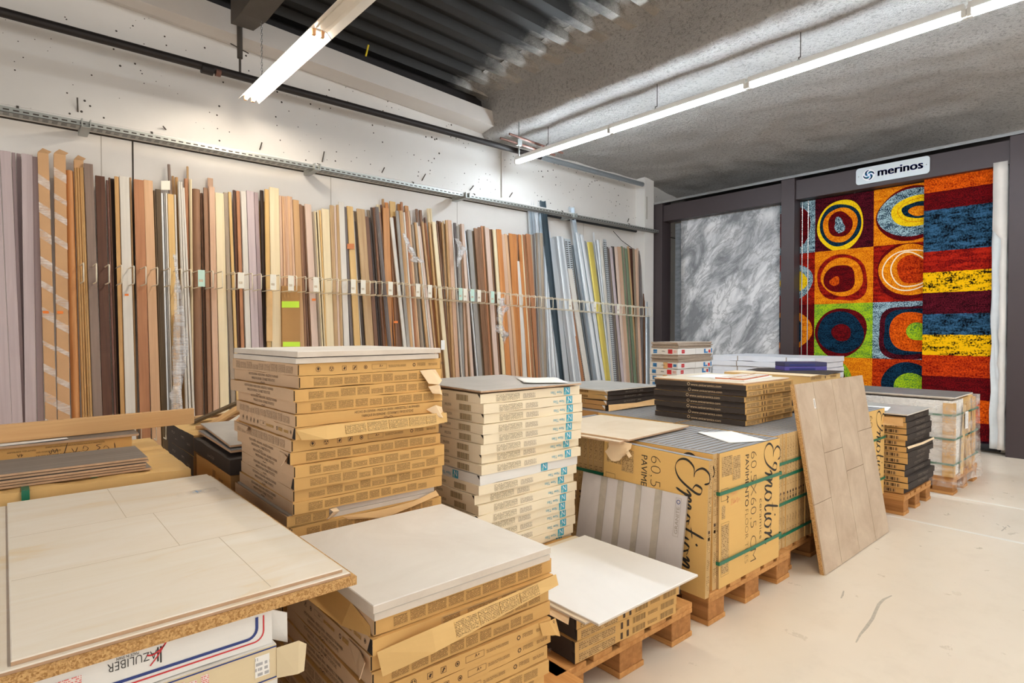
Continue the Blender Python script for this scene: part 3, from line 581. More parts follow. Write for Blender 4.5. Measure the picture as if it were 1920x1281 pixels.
T3 = """taupe s 770.8 775 421 790.3 796 0;grey s 775.3 779.5 418 796.3 800 1;tan s 777.5 781 417 800.3 805.5 0;white_wood s 781.3 783.5 417 805.8 808.5 0;brown s 779.8 784.5 392 799 804 3;brown s 786.5 791.5 394 803 808 3;pale_pink s 784 788 424 809 815 0;tan s 791.5 795 416 815.3 820 0;orange_brown s 795.3 800 418 820.3 823.5 1
walnut s 796 799.5 408 818 822 3;cream s 801.5 804.5 391 820 823 3;cream s 805.3 809.5 391 823.5 827 3;bamboo s 804 808 417 823.8 828 0;tan s 808.3 811 420 828.2 831.5 1;cream f 810.8 816.5 416 831.7 840 0;brown s 817 820.5 420 840.2 843 1;cocoa s 819.5 823 414 836 840 3
brown s 823.3 828 415 835 838.5 2;tan s 828.3 831 417 843.2 847 1;cream s 831.2 833.5 414 846 849 2;cocoa s 833.7 836 420 849.2 852 2;tan s 836 839.5 413 847.3 852 0;pink_tan f 839.8 846.5 413 852.2 860 0;white_wood s 846.8 848.7 420 862 865 1;dark_taupe s 851 856 418 860.3 865 2
grey s 856.3 860 424 865.3 869 1;white_wood s 860.5 863 421 869.2 872 2;pink_tan s 864 869 420 872.2 876.5 1;pale_pink s 866 870.5 420 880 887.5 0;tan s 858 862 430 877 880 2;white_metal s 870.8 873 432 891 893.5 0;dark_taupe s 871 876.5 433 887.8 890.8 1;grey f 876.8 884 431 893.8 902 0;taupe s 884.3 888.5 433 902.3 906.5 1
brown f 888.8 896 428 906.8 913 0;brown s 896.3 902 426 913.3 917 0;orange_brown s 902.3 906.5 424 917.3 922 0;tan s 907 909 424 922.3 924.5 1;pale_pink f 909.2 916.5 427 924.7 933.5 0;brown s 917 920 430 933.8 936.5 0;cocoa s 920.3 923 430 936.7 939.5 1;cream s 924 931 431 940 946.5 0
orange s 931.8 939.3 430 946.8 956 0;pink_tan s 940 946 440 956.2 963.5 0;beige_brown s 946.3 951 439 963.8 970 0;cocoa s 951.3 953.5 441 970.2 973.5 1;orange f 954 962 438 967 973 1;orange s 962.3 967.5 439 973.3 978 1;orange_brown s 967.7 971 440 974 979 2;white_wood s 969.3 977.5 490 978.5 987 0
orange s 972 977.5 440 987.2 992 1;cream s 977.7 980 441 992.2 994 1;orange_brown s 980.2 984.5 440 994.2 998.5 1;beige_brown s 984.8 987.5 440 998.7 1001.5 1;orange_brown f 987.8 993.3 439 1001.7 1012 0"""
T4 = """taupe s 994 998 440 1005.5 1009 0;dark_taupe s 998.3 1001.5 440 1009.2 1012 0;grey s 1001.8 1005 438 1012.2 1014.5 0;taupe s 1005.3 1008.5 437 1014.7 1017 0;grey s 1008.8 1012 437 1017.2 1020 0;taupe s 1012.3 1017.5 437 1020.2 1025 0
silver c 990.5 995 372 1013 1017 3;pale_blue c 995.5 1000 370 1018 1022 3;white_metal c 1000.5 1007 374 1023 1028 3;silver c 1007.5 1014 373 1029 1034 3;teal c 1014.5 1023.5 376 1048 1056 1
silver s 1018 1021 462 1025.5 1030 0;pale_blue s 1021.3 1024 470 1030.2 1035 0;white_metal s 1024.3 1027 480 1035.2 1039 0;silver s 1024 1028 500 1039.3 1043 0;pale_blue s 1027 1030 510 1043.3 1048 0
white_metal s 1027 1031.5 434 1056.3 1060 2;pale_blue f 1031.8 1038 446 1056.5 1066 0;silver f 1038.3 1043 444 1066.3 1074 0;white_metal s 1043.3 1047 443 1074.3 1077 0;pale_blue f 1047.3 1052 443 1077.3 1084 0;white_metal s 1052.3 1056.5 444 1084.3 1088 1;perforated m 1058 1070 448 1084 1094 2;orange_brown s 1058.5 1064.8 505 1088.2 1093 0;white_wood f 1065 1072.5 504 1094 1103.5 0
silver c 1069 1076.5 388 1110 1118 1;steel_grey s 1072.8 1078 460 1103.8 1109.8 2;white_metal s 1080 1085 436 1118.2 1123 0;pale_blue s 1085.3 1089 438 1123.3 1127 1;white_metal s 1089.3 1093.5 440 1127.3 1132 0;steel_grey s 1079 1083 470 1110.2 1116 2;silver s 1094 1099 452 1132.3 1137 1
gold r 1101.5 1113.5 454 1134 1143 0;white_metal s 1113 1115 436 1127 1129 2;silver s 1115 1119 453 1143.3 1146 0;white_metal s 1119.3 1123.5 450 1143.5 1147 1;white_wood f 1124 1129.5 449 1146.3 1149 0;green_grey s 1126 1131 462 1143 1146 2;perforated m 1131.5 1136.3 449 1149.3 1155 0
dark_taupe s 1137 1140 463 1155.3 1159 1;taupe s 1140.3 1143.5 466 1159.3 1164 1;lilac s 1143.8 1147.5 464 1164.3 1169 0;dark_taupe s 1147 1152 462 1162 1167 2;pale_pink s 1153 1157.5 463 1169.3 1173.5 0;pink_tan f 1158 1165 463 1173.8 1180 0;green_grey s 1165.3 1168.5 462 1180.2 1183.5 0;taupe s 1168.8 1172 464 1183.8 1188 1;green_grey s 1172.3 1176.5 466 1188.3 1193 0
tan s 1177 1179.5 462 1193.3 1195.5 1;red_brown f 1180 1187 466 1188 1194 2;taupe s 1187.3 1190.5 466 1195.7 1199 0;pink_tan s 1190.8 1194.5 468 1199.3 1203 0;pale_pink s 1195 1199 466 1196 1201 1;dark_taupe s 1199.2 1202 470 1203.2 1206 0;grey s 1202.3 1206 470 1206.2 1208.5 1;cocoa s 1206.3 1209.5 474 1208.7 1211 0;silver s 1210 1214 474 1211.3 1215 0;steel_grey s 1214.5 1218 476 1215.3 1218 1"""
NM = {'lilac': 'lilac-grey', 'lilac_dark': 'shadowy lilac', 'tan': 'tan', 'oak': 'golden oak', 'bamboo': 'bamboo-yellow', 'grey_brown': 'grey-brown', 'walnut': 'dark walnut', 'red_brown': 'reddish brown', 'cocoa': 'cocoa brown', 'wenge': 'almost black brown',
      'white_wood': 'off-white', 'orange_brown': 'orange-brown', 'beige_brown': 'light beige-brown', 'olive': 'dark olive', 'white_metal': 'white metal', 'grey': 'grey', 'gold_wood': 'honey yellow', 'brown': 'mid brown', 'pink_tan': 'pinkish tan', 'cream': 'cream',
      'taupe': 'taupe', 'pale_pink': 'pale pink', 'knotty': 'knotty beige', 'dark_taupe': 'dark taupe', 'orange': 'bright orange', 'silver': 'silver', 'pale_blue': 'pale blue-grey', 'teal': 'dark teal', 'perforated': 'perforated', 'steel_grey': 'steel grey', 'gold': 'yellow gold', 'green_grey': 'grey-green'}
SH = {'f': ('board', 'board', 'boards leaning on the wall rack'), 's': ('wood_strip', 'moulding', 'mouldings leaning on the wall rack'), 'h': ('handrail', 'moulding', 'mouldings leaning on the wall rack'), 'c': ('metal_channel', 'metal channel', 'metal profiles leaning on the wall rack'),
      'r': ('metal_profile', 'metal profile', 'metal profiles leaning on the wall rack'), 'm': ('perforated_profile', 'perforated profile', 'metal profiles leaning on the wall rack'), 'b': ('wrapped_carton', 'long carton', 'boards leaning on the wall rack')}
count = {}; gaps = []; wrapped = []
rows = []
for tab, vb in ((T1, 790), (T2, 640), (T3, 660), (T4, 690)):
    for ln_ in tab.replace('\n', ';').split(';'):
        a = ln_.split(); rows.append((a[0], a[1], *map(float, a[2:8]), vb))
for i, (mt, sh, uL, uR, vT, bL, bR, rk, vb) in enumerate(rows):
    tk = {'f': .016, 's': .018, 'h': .03, 'c': .035, 'r': .02, 'm': .008, 'b': .05}[sh]
    yo = rk * .035 + (i % 2) * .003; yt, yb = YT - .005 + yo * .75, YB + yo
    if sh == 'b': yt -= .03; yb -= .04
    zt = ony((uL + uR) / 2, vT, yt).z
    p0, n = V((0, yb, .02)), V((0, -(zt - .02), yt - yb)).normalized()
    tl, tr = ony(uL, vT, yt), ony(uR, vT, yt); bl, br = onplane(bL, vb, p0, n), onplane(bR, vb, p0, n)
    tc, bc = (tl + tr) / 2, (bl + br) / 2; w = .5 * ((tr.x - tl.x) + (br.x - bl.x)) * .985
    k = (tc.z - .02) / (tc.z - bc.z); base = tc + (bc - tc) * k; base.y = yb; d = tc - base; L = d.length; z = d.normalized()
    x = (V((1, 0, 0)) - z * z.x).normalized(); y = z.cross(x); T = Matrix((x, y, z)).transposed().to_4x4(); T.translation = base
    g = MB(); h = w / 2
    if sh == 'f': sec = [(-h, .002), (-h + .002, 0), (h - .002, 0), (h, .002), (h, tk), (-h, tk)]
    elif sh == 's':
        f = rnd.choice((0, 1, 2)); r_ = min(.007, w * .3)
        sec = [(-h, r_), (-h + r_ * .3, r_ * .3), (-h + r_, 0), (h - r_, 0), (h - r_ * .3, r_ * .3), (h, r_), (h, tk), (-h, tk)] if f == 0 else [(-h, .009), (-h * .5, .006), (-h * .2, .0), (h, 0), (h, tk), (-h, tk)] if f == 1 else [(-h, 0), (h * .25, 0), (h * .6, .003), (h, .011), (h, tk), (-h, tk)]
    elif sh in 'hr': sec = [(-h * cos(pi * j / 10), tk - tk * sin(pi * j / 10)) for j in range(11)]
    elif sh == 'c': e = .0015; sec = [(-h, 0), (-h + e, 0), (-h + e, tk - e), (h - e, tk - e), (h - e, 0), (h, 0), (h, tk), (-h, tk)]; sec = [(a, c) for a, c in sec]
    else: sec = [(-h, 0), (h, 0), (h, tk), (-h, tk)]
    mm = 'wrap_brown' if sh == 'b' else mt
    g.prism(sec, 0, L, mm)
    if sh == 'm':
        zz = .02
        while zz < L - .03:
            for s_ in ((-.45, .1) if w > .05 else (-.25,)): g.poly([(s_ * w, -.0006, zz), (s_ * w + w * .35, -.0006, zz), (s_ * w + w * .35, -.0006, zz + .012), (s_ * w, -.0006, zz + .012)], 'slot_dark')
            zz += .03
    nm, cat, grp = SH[sh]
    key = (mt, sh); count[key] = count.get(key, 0) + 1
    o = g.build(nm); o.matrix_world = T
    desc = NM[mt] if sh != 'b' else 'brown film-wrapped'
    word = {'f': 'wide board', 's': 'narrow moulding', 'h': 'rounded handrail', 'c': 'metal channel', 'r': 'metal profile', 'm': 'metal profile', 'b': 'long carton'}[sh]
    if sh in 'cr': desc = desc.replace(' metal', '')
    tag(o, f'{desc} {word} leaning on the wall rack, {nth(count[key])} such from the left', cat, grp)
    if sh == 'b':
        wrapped.append((o, w, tk, L))
    ym = yb + (yt - yb) * (1.70 - .02) / (tc.z - .02); gaps.append((base + d * ((1.70 - .02) / d.z)).x - h); 
# film bands and stickers on the wrapped cartons
for o, w, tk, L in wrapped:
    if w < .055: continue
    zz = .1; q = random.Random(int(w * 1e5))
    while zz < L - .15:
        hgt = q.uniform(.03, .08); sl = .05; g = MB(); g.add([(-w / 2 - .002, -.003, zz + sl), (w / 2 + .002, -.003, zz), (w / 2 + .002, -.003, zz + hgt), (-w / 2 - .002, -.003, zz + hgt + sl)], [(0, 1, 2, 3)], 'film_heavy'); g.build('film_band', o); zz += q.uniform(.15, .24)
    c = MB(); rect(c, (0, -.004, 1.42), XP, ZP, -.03, 0, .035, .02, 'tape_orange'); c.build('sticker', o)
    c = MB(); c.poly([(-w / 2, 0, L), (w / 2, 0, L), (w / 2 + .02, .03, L + .03), (0, .03, L + .05), (-w / 2 + .01, .02, L + .02)], 'wrap_brown'); c.build('torn_flap', o)
# carton sleeve and its lime tapes round a pinkish bundle, cardboard collar, white cards
def on_rack(u0, v0, u1, v1, dy):
    p0, n = V((0, YB - dy, .02)), V((0, -2.6, YT - YB)).normalized(); return [onplane(u, v, p0, n) for u, v in ((u0, v1), (u1, v1), (u1, v0), (u0, v0))]
def plate(name, q4, th, m, parent=None):
    n = (q4[1] - q4[0]).cross(q4[3] - q4[0]).normalized(); b = MB(); bk = [p - n * th for p in q4]
    b.add(q4 + bk, [(0, 1, 2, 3), (7, 6, 5, 4), (0, 4, 5, 1), (1, 5, 6, 2), (2, 6, 7, 3), (3, 7, 4, 0)], m); return b.build(name, parent)
o = tag(plate('cardboard_sleeve', on_rack(529, 536, 563, 700, .03), .022, 'kraft_dark'), 'brown cardboard sleeve with lime tape around a pinkish bundle', 'cardboard')
plate('tape', on_rack(528.5, 565, 561, 577, .033), .002, 'tape_lime', o); plate('tape', on_rack(530.5, 641, 562.5, 650, .033), .002, 'tape_lime', o)
o = tag(plate('cardboard_collar', on_rack(500, 540, 511, 640, .03), .01, 'torn_board'), 'torn cardboard collar beside the lime-taped sleeve', 'cardboard')
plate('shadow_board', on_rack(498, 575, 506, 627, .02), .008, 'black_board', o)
tag(plate('white_card', on_rack(302, 339, 319, 356, -.02), .006, 'card'), 'small white card stuck above the grey strips on the wall rack', 'card')
o = tag(plate('cardboard_board', on_rack(486, 348, 505, 830, -.13), .006, 'kraft_dark'), 'piece of brown cardboard standing behind honey yellow moulding', 'cardboard')
for u, v, lab in ((234, 553, 'white plank'), (453, 462, 'x'), (585, 562, 'pale pink board'), (739, 604, 'slanting white moulding')):
    if lab == 'x': continue
    tag(plate('price_sticker', on_rack(u, v - 2, u + 7, v + 2, .034), .001, 'tape_orange'), f'tiny orange price sticker on the {lab}', 'sticker', 'orange stickers')
tag(plate('rust_tape', on_rack(651, 457, 664, 467, .012), .004, 'tape_rust'), 'rust-orange tape band around honey yellow board', 'tape')
tag(plate('paper_tag', on_rack(827, 638, 834, 656, .03), .001, 'paper'), 'small white tag low on a pale moulding right of the tall stack', 'tag')
crumple('crumpled_film', [ony(757, 438, 5.55), ony(766, 462, 5.5), ony(777, 480, 5.5), ony(785, 492, 5.5)], [.03, .04, .05, .09], 'film', 'crumpled clear film hanging over mouldings in the middle of the rack', seed=2)
crumple('crumpled_film', [ony(943, 560, 5.3), ony(942, 580, 5.28), ony(937, 605, 5.28), ony(943, 625, 5.28), ony(946, 642, 5.3)], [.06, .09, .05, .10, .02], 'film', 'large wad of clear film hanging over the bright orange mouldings', seed=5, amp=.05)
crumple('crumpled_film', [ony(856, 448, 5.55), ony(864, 466, 5.55), ony(858, 500, 5.5)], [.05, .06, .02], 'film', 'small clear film scrap on the pink mouldings near the rack centre', seed=8)
crumple('crumpled_film', [ony(328, 480, 5.35), ony(334, 560, 5.3), ony(338, 620, 5.28), ony(334, 720, 5.24), ony(336, 770, 5.24)], [.02, .035, .07, .05, .05], 'film', 'long crumpled clear film around the honey yellow board at left', seed=11, amp=.05)
tag(plate('cardboard_core', on_rack(325, 590, 338, 765, .02), .008, 'chipboard'), 'straw-coloured wrapped strip inside the crumpled film at left', 'strip')
# wire dividers with price cards
gaps.sort(); xs = []; x = .45
while x < 7.42:
    g_ = min(gaps, key=lambda v_: abs(v_ - x)); xs.append(g_ if abs(g_ - x) < .02 else x); x += .079 if x < 4 else .10
cards = {}
for u, m in ((383, 'mint'), (459, 'card'), (502, 'card'), (537, 'card'), (588, 'card'), (663, 'card'), (672, 'card'), (726, 'card'), (783, 'card'), (803, 'card'), (858, 'mint'), (868, 'card'), (880, 'mint'), (891, 'card'), (922, 'mint'), (929, 'card'), (1158, 'card'), (1112, 'card'), (1062, 'card')):
    X = ony(u, 545, 5.34).x; k = min((j for j in range(len(xs)) if j not in cards), key=lambda j: abs(xs[j] - X)); cards[k] = m
for k, x in enumerate(xs):
    z = 1.735 - max(0, x - 3.2) * .034; h = .068; y0 = 5.33
    b = MB(); b.tube([(x, 5.74, z + h), (x, y0 + .01, z + h), (x, y0, z + h - .01), (x, y0, z - h + .01), (x, y0 + .01, z - h), (x, 5.74, z - h)], .0044, 'wire_white', 6)
    o = tag(b.build('wire_divider'), nth(k + 1) + ' white wire divider from the left along the plank rack', 'wire divider', 'upper wire dividers of the plank rack')
    if k in cards: c = MB(); c.box((x - .022, y0 - .008, z - h), (x + .03, y0 - .005, z + h), cards[k]); rect(c, (x, y0 - .0085, z), XP, ZP, -.015, -.03, .03, .02, 'print_light'); c.build('price_card', o)
for k, u in enumerate((265, 293, 311)):
    p = ony(u, 805, 5.33); b = MB(); b.tube([(p.x, 5.74, .56), (p.x, 5.33, .56), (p.x, 5.33, .44), (p.x, 5.74, .44)], .0044, 'wire_white', 6); tag(b.build('wire_divider'), nth(k + 1) + ' low wire divider from the left, just above floor level', 'wire divider', 'lower wire dividers of the plank rack')
# ------------------------------------------------------------------ cartons
def crom(P, n=8):
    P = [P[0]] + list(P) + [P[-1]]; out = []
    for i in range(1, len(P) - 2):
        for k in range(n):
            t = k / n; a, b_, c, d = P[i - 1], P[i], P[i + 1], P[i + 2]
            out.append(tuple(.5 * (2 * b_[j] + (c[j] - a[j]) * t + (2 * a[j] - 5 * b_[j] + 4 * c[j] - d[j]) * t * t + (3 * b_[j] - a[j] - 3 * c[j] + d[j]) * t ** 3) for j in (0, 1)))
    return out + [P[-2]]
def pen(b, P, s, o, rx, up, m, wmin=.06, wmax=.26):
    p = crom(P); ws = []
    for i in range(len(p)):
        a, c = p[max(i - 1, 0)], p[min(i + 1, len(p) - 1)]; dx, dy = c[0] - a[0], c[1] - a[1]; L = math.hypot(dx, dy) or 1
        e = min(1, min(i, len(p) - 1 - i) / 3 + .2); ws.append((wmin + (wmax - wmin) * abs(dy / L + .25 * dx / L) ** 1.5) * s * e)
    b.ribbon([(x * s, y * s) for x, y in p], ws, o, rx, up, m)
def _sc(P): return [(x * .86, y * .86) for x, y in P]
EMO = [[(1.5, 2.35), (1.25, 2.75), (.65, 2.7), (.35, 2.2), (.65, 1.65), (1.15, 1.5)], [(1.15, 1.5), (.4, 1.45), (-.05, .85), (.1, .2), (.7, -.1), (1.5, .3), (2.2, 1.5), (2.75, 2.3), (2.5, 2.7), (2.1, 2.3), (2.3, 1.6), (3.0, 1.5)],
       [(2.1, .7), (2.45, 1.0), (2.38, .5), (2.15, 0)], [(2.25, .3), (2.7, .98), (2.85, .9), (2.75, .4), (2.62, 0)], [(2.72, .3), (3.15, .98), (3.3, .9), (3.15, .35), (3.2, .03), (3.45, .2), (3.7, .6)],
       [(4.15, .85), (3.85, .95), (3.62, .5), (3.75, .05), (4.05, .1), (4.25, .55), (4.1, .9), (4.4, .85)], [(4.95, 1.9), (4.75, 1.1), (4.58, .4), (4.65, .02), (4.95, .25)], [(4.45, 1.05), (5.15, 1.15)],
       [(5.3, .95), (5.15, .35), (5.2, .02), (5.5, .3)], [(5.42, 1.38), (5.48, 1.46), (5.44, 1.5)], [(6.05, .85), (5.75, .95), (5.52, .5), (5.65, .05), (5.95, .1), (6.15, .55), (6.0, .9), (6.35, .8)],
       [(6.4, .8), (6.65, 1.0), (6.58, .5), (6.4, 0)], [(6.5, .3), (6.95, .98), (7.1, .9), (6.95, .35), (7.0, .03), (7.3, .25)]]
EMO = [_sc(P) if i < 2 else [(x - .25, y * 1.12) for x, y in P] for i, P in enumerate(EMO)]
EMO[1] = EMO[1][:7] + [(1.95, 1.75), (1.6, 1.85), (1.45, 1.45), (1.75, 1.2)]
def brown(front, side, seed, W=.61, D=.61, H=.0435):
    b = MB(); carton_body(b, W, D, H, 'kraft', 'kraft_lighting_pink', 'kraft', seed)
    o = V((0, -.0009, 0)); y0 = H * .18; h = H * .64
    if front == 'icons': icons(b, o, XP, ZP, .075, H / 2, H * .72)
    elif front == 'blocks': blocks(b, o, XP, ZP, .055, y0, h, 'print_kraft', 9, 1, seed)
    elif front == 'madein': madein(b, o, XP, ZP, .36, H * .45, H)
    elif front == 'table':
        frame(b, o, XP, ZP, .2, y0 * .8, .32, h * 1.1, 'ink_grey', .0008)
        for x in (.2, .28, .33, .4, .47): rect(b, o, XP, ZP, x + .004, y0, .055, h, 'print_kraft')
    o = V((-.0009, D, 0)); r_ = V((0, -1, 0))
    if side == 'icons': icons(b, o, r_, ZP, .05, H / 2, H * .72, .95)
    elif side == 'blocks': blocks(b, o, r_, ZP, .04, y0, h, 'print_lighting_pink', 9, 1, seed + 5)
    elif side == 'madein': madein(b, o, r_, ZP, .3, H * .45, H)
    if seed % 3 == 0:                                             # near-black patch at the near corner
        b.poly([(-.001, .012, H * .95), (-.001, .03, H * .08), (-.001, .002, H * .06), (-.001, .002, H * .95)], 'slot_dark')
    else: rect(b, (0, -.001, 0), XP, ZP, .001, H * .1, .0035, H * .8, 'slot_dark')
    return b.build('tile_carton')
_P = {}
def proto(key, fn):
    """First call hands out the carton itself, later calls copies sharing its mesh."""
    if key not in _P: _P[key] = fn(); return _P[key]
    c = _P[key].copy(); COL.objects.link(c); return c
def stack(seq, x, y, z, H, pose, what, cat, group, jit=.005, jr=.8, seed=1, made=None):
    """seq runs from the top carton down; pose(t) gives (dx, dy, degrees) with t = 0 at the bottom, 1 at the top."""
    q = random.Random(seed); n = len(seq); out = []
    for i, key in enumerate(seq):
        o = proto(key, lambda: made(*key)); t = 1 - i / max(1, n - 1); dx, dy, a = pose(t)
        o.location = (x + dx + q.uniform(-jit, jit), y + dy + q.uniform(-jit, jit), z + (n - 1 - i) * H + .0003); o.rotation_euler = (0, 0, R(a + q.uniform(-jr, jr)))
        tag(o, what.replace('#', top_nth(i + 1)), cat, group); out.append(o)
    return out
def flap(o, pts, m='torn_board', name='torn_flap', th=.002, pr=()):
    b = MB(); n = len(pts) // 2; vs = [V(p) for p in pts]
    def at(row, t): k = min(int(t * (n - 1)), n - 2); return vs[row * n + k].lerp(vs[row * n + k + 1], t * (n - 1) - k)
    for a, c, lo, hi, mm in pr:
        cuts = sorted({a, c} | {k / (n - 1) for k in range(n) if a < k / (n - 1) < c})
        for t0, t1 in zip(cuts, cuts[1:]): b.poly([at(1, t).lerp(at(0, t), h) + V((0, -.0022, .0004)) for t, h in ((t0, lo), (t1, lo), (t1, hi), (t0, hi))], mm)
    b.add(vs, [(i, i + 1, n + i + 1, n + i) for i in range(n - 1)], m); f = b.build(name, o); s = f.modifiers.new('s', 'SOLIDIFY'); s.thickness = th; s.offset = 0; return f
mk_brown = lambda *k: brown(k[1], k[2], k[3])
# tall centre stack
Z0 = .144
pallet(.62, 1.98, 'wooden pallet under the tall brown carton stack in the centre')
seq = [('b', 'icons', 'blocks', 1), ('b', 'blocks', 'madein', 2), ('b', 'blocks', 'madein', 4), ('b', 'blocks', 'madein', 5), ('b', 'madein', 'blocks', 7), ('b', 'table', 'icons', 3), ('b', 'icons', 'blocks', 8), ('b', 'blocks', 'madein', 6), ('b', 'blocks', 'madein', 10), ('b', 'blocks', 'madein', 9), ('b', 'blocks', 'madein', 11), ('b', 'blocks', 'madein', 2), None, ('b', 'blocks', 'blocks', 13)]
def open_brown(*k):
    b = MB(); W, D, H = .61, .61, .0435; b.box((0, .004, 0), (W, D, .004), 'kraft'); b.box((0, .004, .004), (.004, D, H - .002), 'kraft_lighting_pink'); b.box((.01, .006, .005), (W - .01, D, .0215), 'tile_edge'); b.box((.01, .008, .0225), (W - .01, D, H - .001), 'tile_edge'); b.box((0, 0, 0), (.15, .003, H - .002), 'kraft'); b.box((0, 0, 0), (W, .003, .006), 'kraft')
    blocks(b, (0, -.0009, 0), XP, ZP, .03, H * .2, H * .6, 'print_kraft', 2, 1, 1)
    o = b.build('tile_carton'); flap(o, [(.14, -.001, .004), (.16, -.012, .03), (.15, -.006, .04), (.16, .004, .004), (.185, -.010, .028), (.175, -.002, .042)], 'torn_pale'); return o
seq[12] = ('open',)
seq += [('b', 'blocks', 'madein', s) for s in (4, 10, 5, 11, 2, 4, 10, 5, 11, 2)]
mk = lambda *k: open_brown() if k[0] == 'open' else mk_brown(*k)
cs = stack(seq, .71, 2.02, Z0, .0435, lambda t: (.046 * t, -.03 * t, -1.5 + 4.6 * t ** 2.5), 'brown printed tile carton, # of the tall centre stack', 'carton', 'cartons of the tall brown centre stack', .010, 1.0, 5, mk)
flap(cs[1], [(.50, -.004, .040), (.555, -.004, .043), (.575, -.006, .042), (.525, -.03, -.012), (.572, -.036, -.018), (.60, -.018, -.004)], 'torn_pale'); flap(cs[2], [(.545, -.02, .02), (.585, -.03, .025), (.61, -.01, .02), (.56, -.028, -.008), (.59, -.04, -.012), (.615, -.02, -.02)], 'torn_pale')
flap(cs[4], [(.53, -.004, .016), (.565, -.02, .032), (.60, -.012, .020), (.575, -.02, -.018), (.59, -.03, -.02), (.612, -.012, -.026)], 'torn_pale')
flap(cs[5], [(.0, -.002, .036), (.1, -.012, .042), (.3, -.010, .044), (.5, -.012, .044), (.62, -.004, .040), (.02, -.002, .0), (.1, -.026, -.004), (.3, -.022, -.002), (.5, -.022, -.004), (.62, -.008, .002)], 'kraft_light', 'open_lid', .002, [(a, a + .1, .2, .85, 'print_lid') for a in (.45, .56, .67, .78)] + [(.34, .44, .2, .85, 'print_lid')])
flap(cs[7], [(-.002, .1, .036), (-.002, .05, .034), (-.012, .0, .03), (-.003, .1, .008), (-.006, .05, .006), (-.03, .0, .004)], 'kraft_lighting_pink', 'end_flap')
flap(cs[6], [(-.002, .60, .040), (-.012, .40, .043), (-.002, .58, .030), (-.02, .40, .026)], 'kraft_lighting_pink', 'end_flap')
flap(cs[12], [(.2, -.002, .003), (.35, -.014, .0), (.5, -.01, .006), (.6, -.004, .028), (.22, -.004, -.012), (.36, -.024, -.03), (.48, -.02, -.012), (.61, -.012, .008)], 'torn_board')
def lay_slab(name, W, D, H, top, edge, x, y, z, rz, label, cat='tile', group=None, rot=None):
    b, mk_ = slab(W, D, H, top, edge, name, (x, y, z), R(rz), .002, None, rot); return tag(mk_(), label, cat, group)
zt = Z0 + 24 * .0435 + .001
lay_slab('thick_tile', .6, .6, .019, 'tile_white', 'tile_edge', .749, 1.985, zt, 3.0, 'lower thick white tile on the tall brown centre stack', 'tile', 'thick white tiles')
lay_slab('thick_tile', .605, .6, .02, 'tile_white', 'tile_edge', .752, 1.978, zt + .0222, 3.3, 'upper thick white tile on the tall brown centre stack', 'tile', 'thick white tiles')
# front stack
pallet(.64, 1.30, 'wooden pallet under the front brown carton stack')
seq = [('b', 'blocks', 'madein', 5), ('b', 'table', 'icons', 3), ('b', 'blocks', 'icons', 14), ('b', 'blocks', 'madein', 2), ('b', 'icons', 'madein', 16), ('b', 'icons', 'madein', 16), ('b', 'icons', 'blocks', 8), ('b', 'blocks', 'madein', 10), ('b', 'blocks', 'blocks', 13), ('b', 'icons', 'blocks', 1)]
fs_ = stack(seq, .675, 1.318, Z0, .0441, lambda t: (.012 * t - .012 * (1 - t), -.004 * t, -1.2), 'brown printed tile carton, # of the front stack under white tiles', 'carton', 'cartons of the front brown stack', .008, 1.2, 12, mk)
flap(fs_[0], [(.03, .60, .035), (-.005, .35, .05), (-.004, .12, .045), (.0, .02, .02), (-.035, .58, .01), (-.05, .35, .0), (-.04, .1, .002), (-.004, .01, -.002)], 'kraft', 'open_lid')
flap(fs_[1], [(.01, -.002, .01), (.15, -.03, .035), (.3, -.03, .042), (.45, -.02, .044), (.615, -.006, .045), (.02, -.012, -.05), (.15, -.05, -.018), (.3, -.05, .0), (.45, -.034, .008), (.62, -.012, .012)], 'kraft_light', 'open_lid', .002, [(a, a + .12, .12, .86, 'print_lid') for a in (.36, .49, .62, .75)])
flap(fs_[4], [(.56, -.002, .04), (.60, -.004, .036), (.635, .006, .03), (.57, -.006, .0), (.62, -.012, -.012), (.65, .0, -.03)], 'kraft', 'end_flap'); flap(fs_[2], [(-.002, .12, .038), (-.004, .05, .036), (-.014, .0, .03), (-.002, .1, .004), (-.012, .05, .0), (-.03, -.004, -.004)], 'kraft_lighting_pink', 'end_flap')
zt = Z0 + 10 * .0441 + .001
lay_slab('thick_tile', .6, .6, .0195, 'tile_white', 'tile_edge', .682, 1.3035, zt, -.5, 'lower thick white tile on the front brown stack', 'tile', 'thick white tiles')
lay_slab('thick_tile', .605, .605, .020, 'tile_white', 'tile_edge', .676, 1.298, zt + .0223, -.3, 'upper thick white tile on the front brown stack', 'tile', 'thick white tiles')
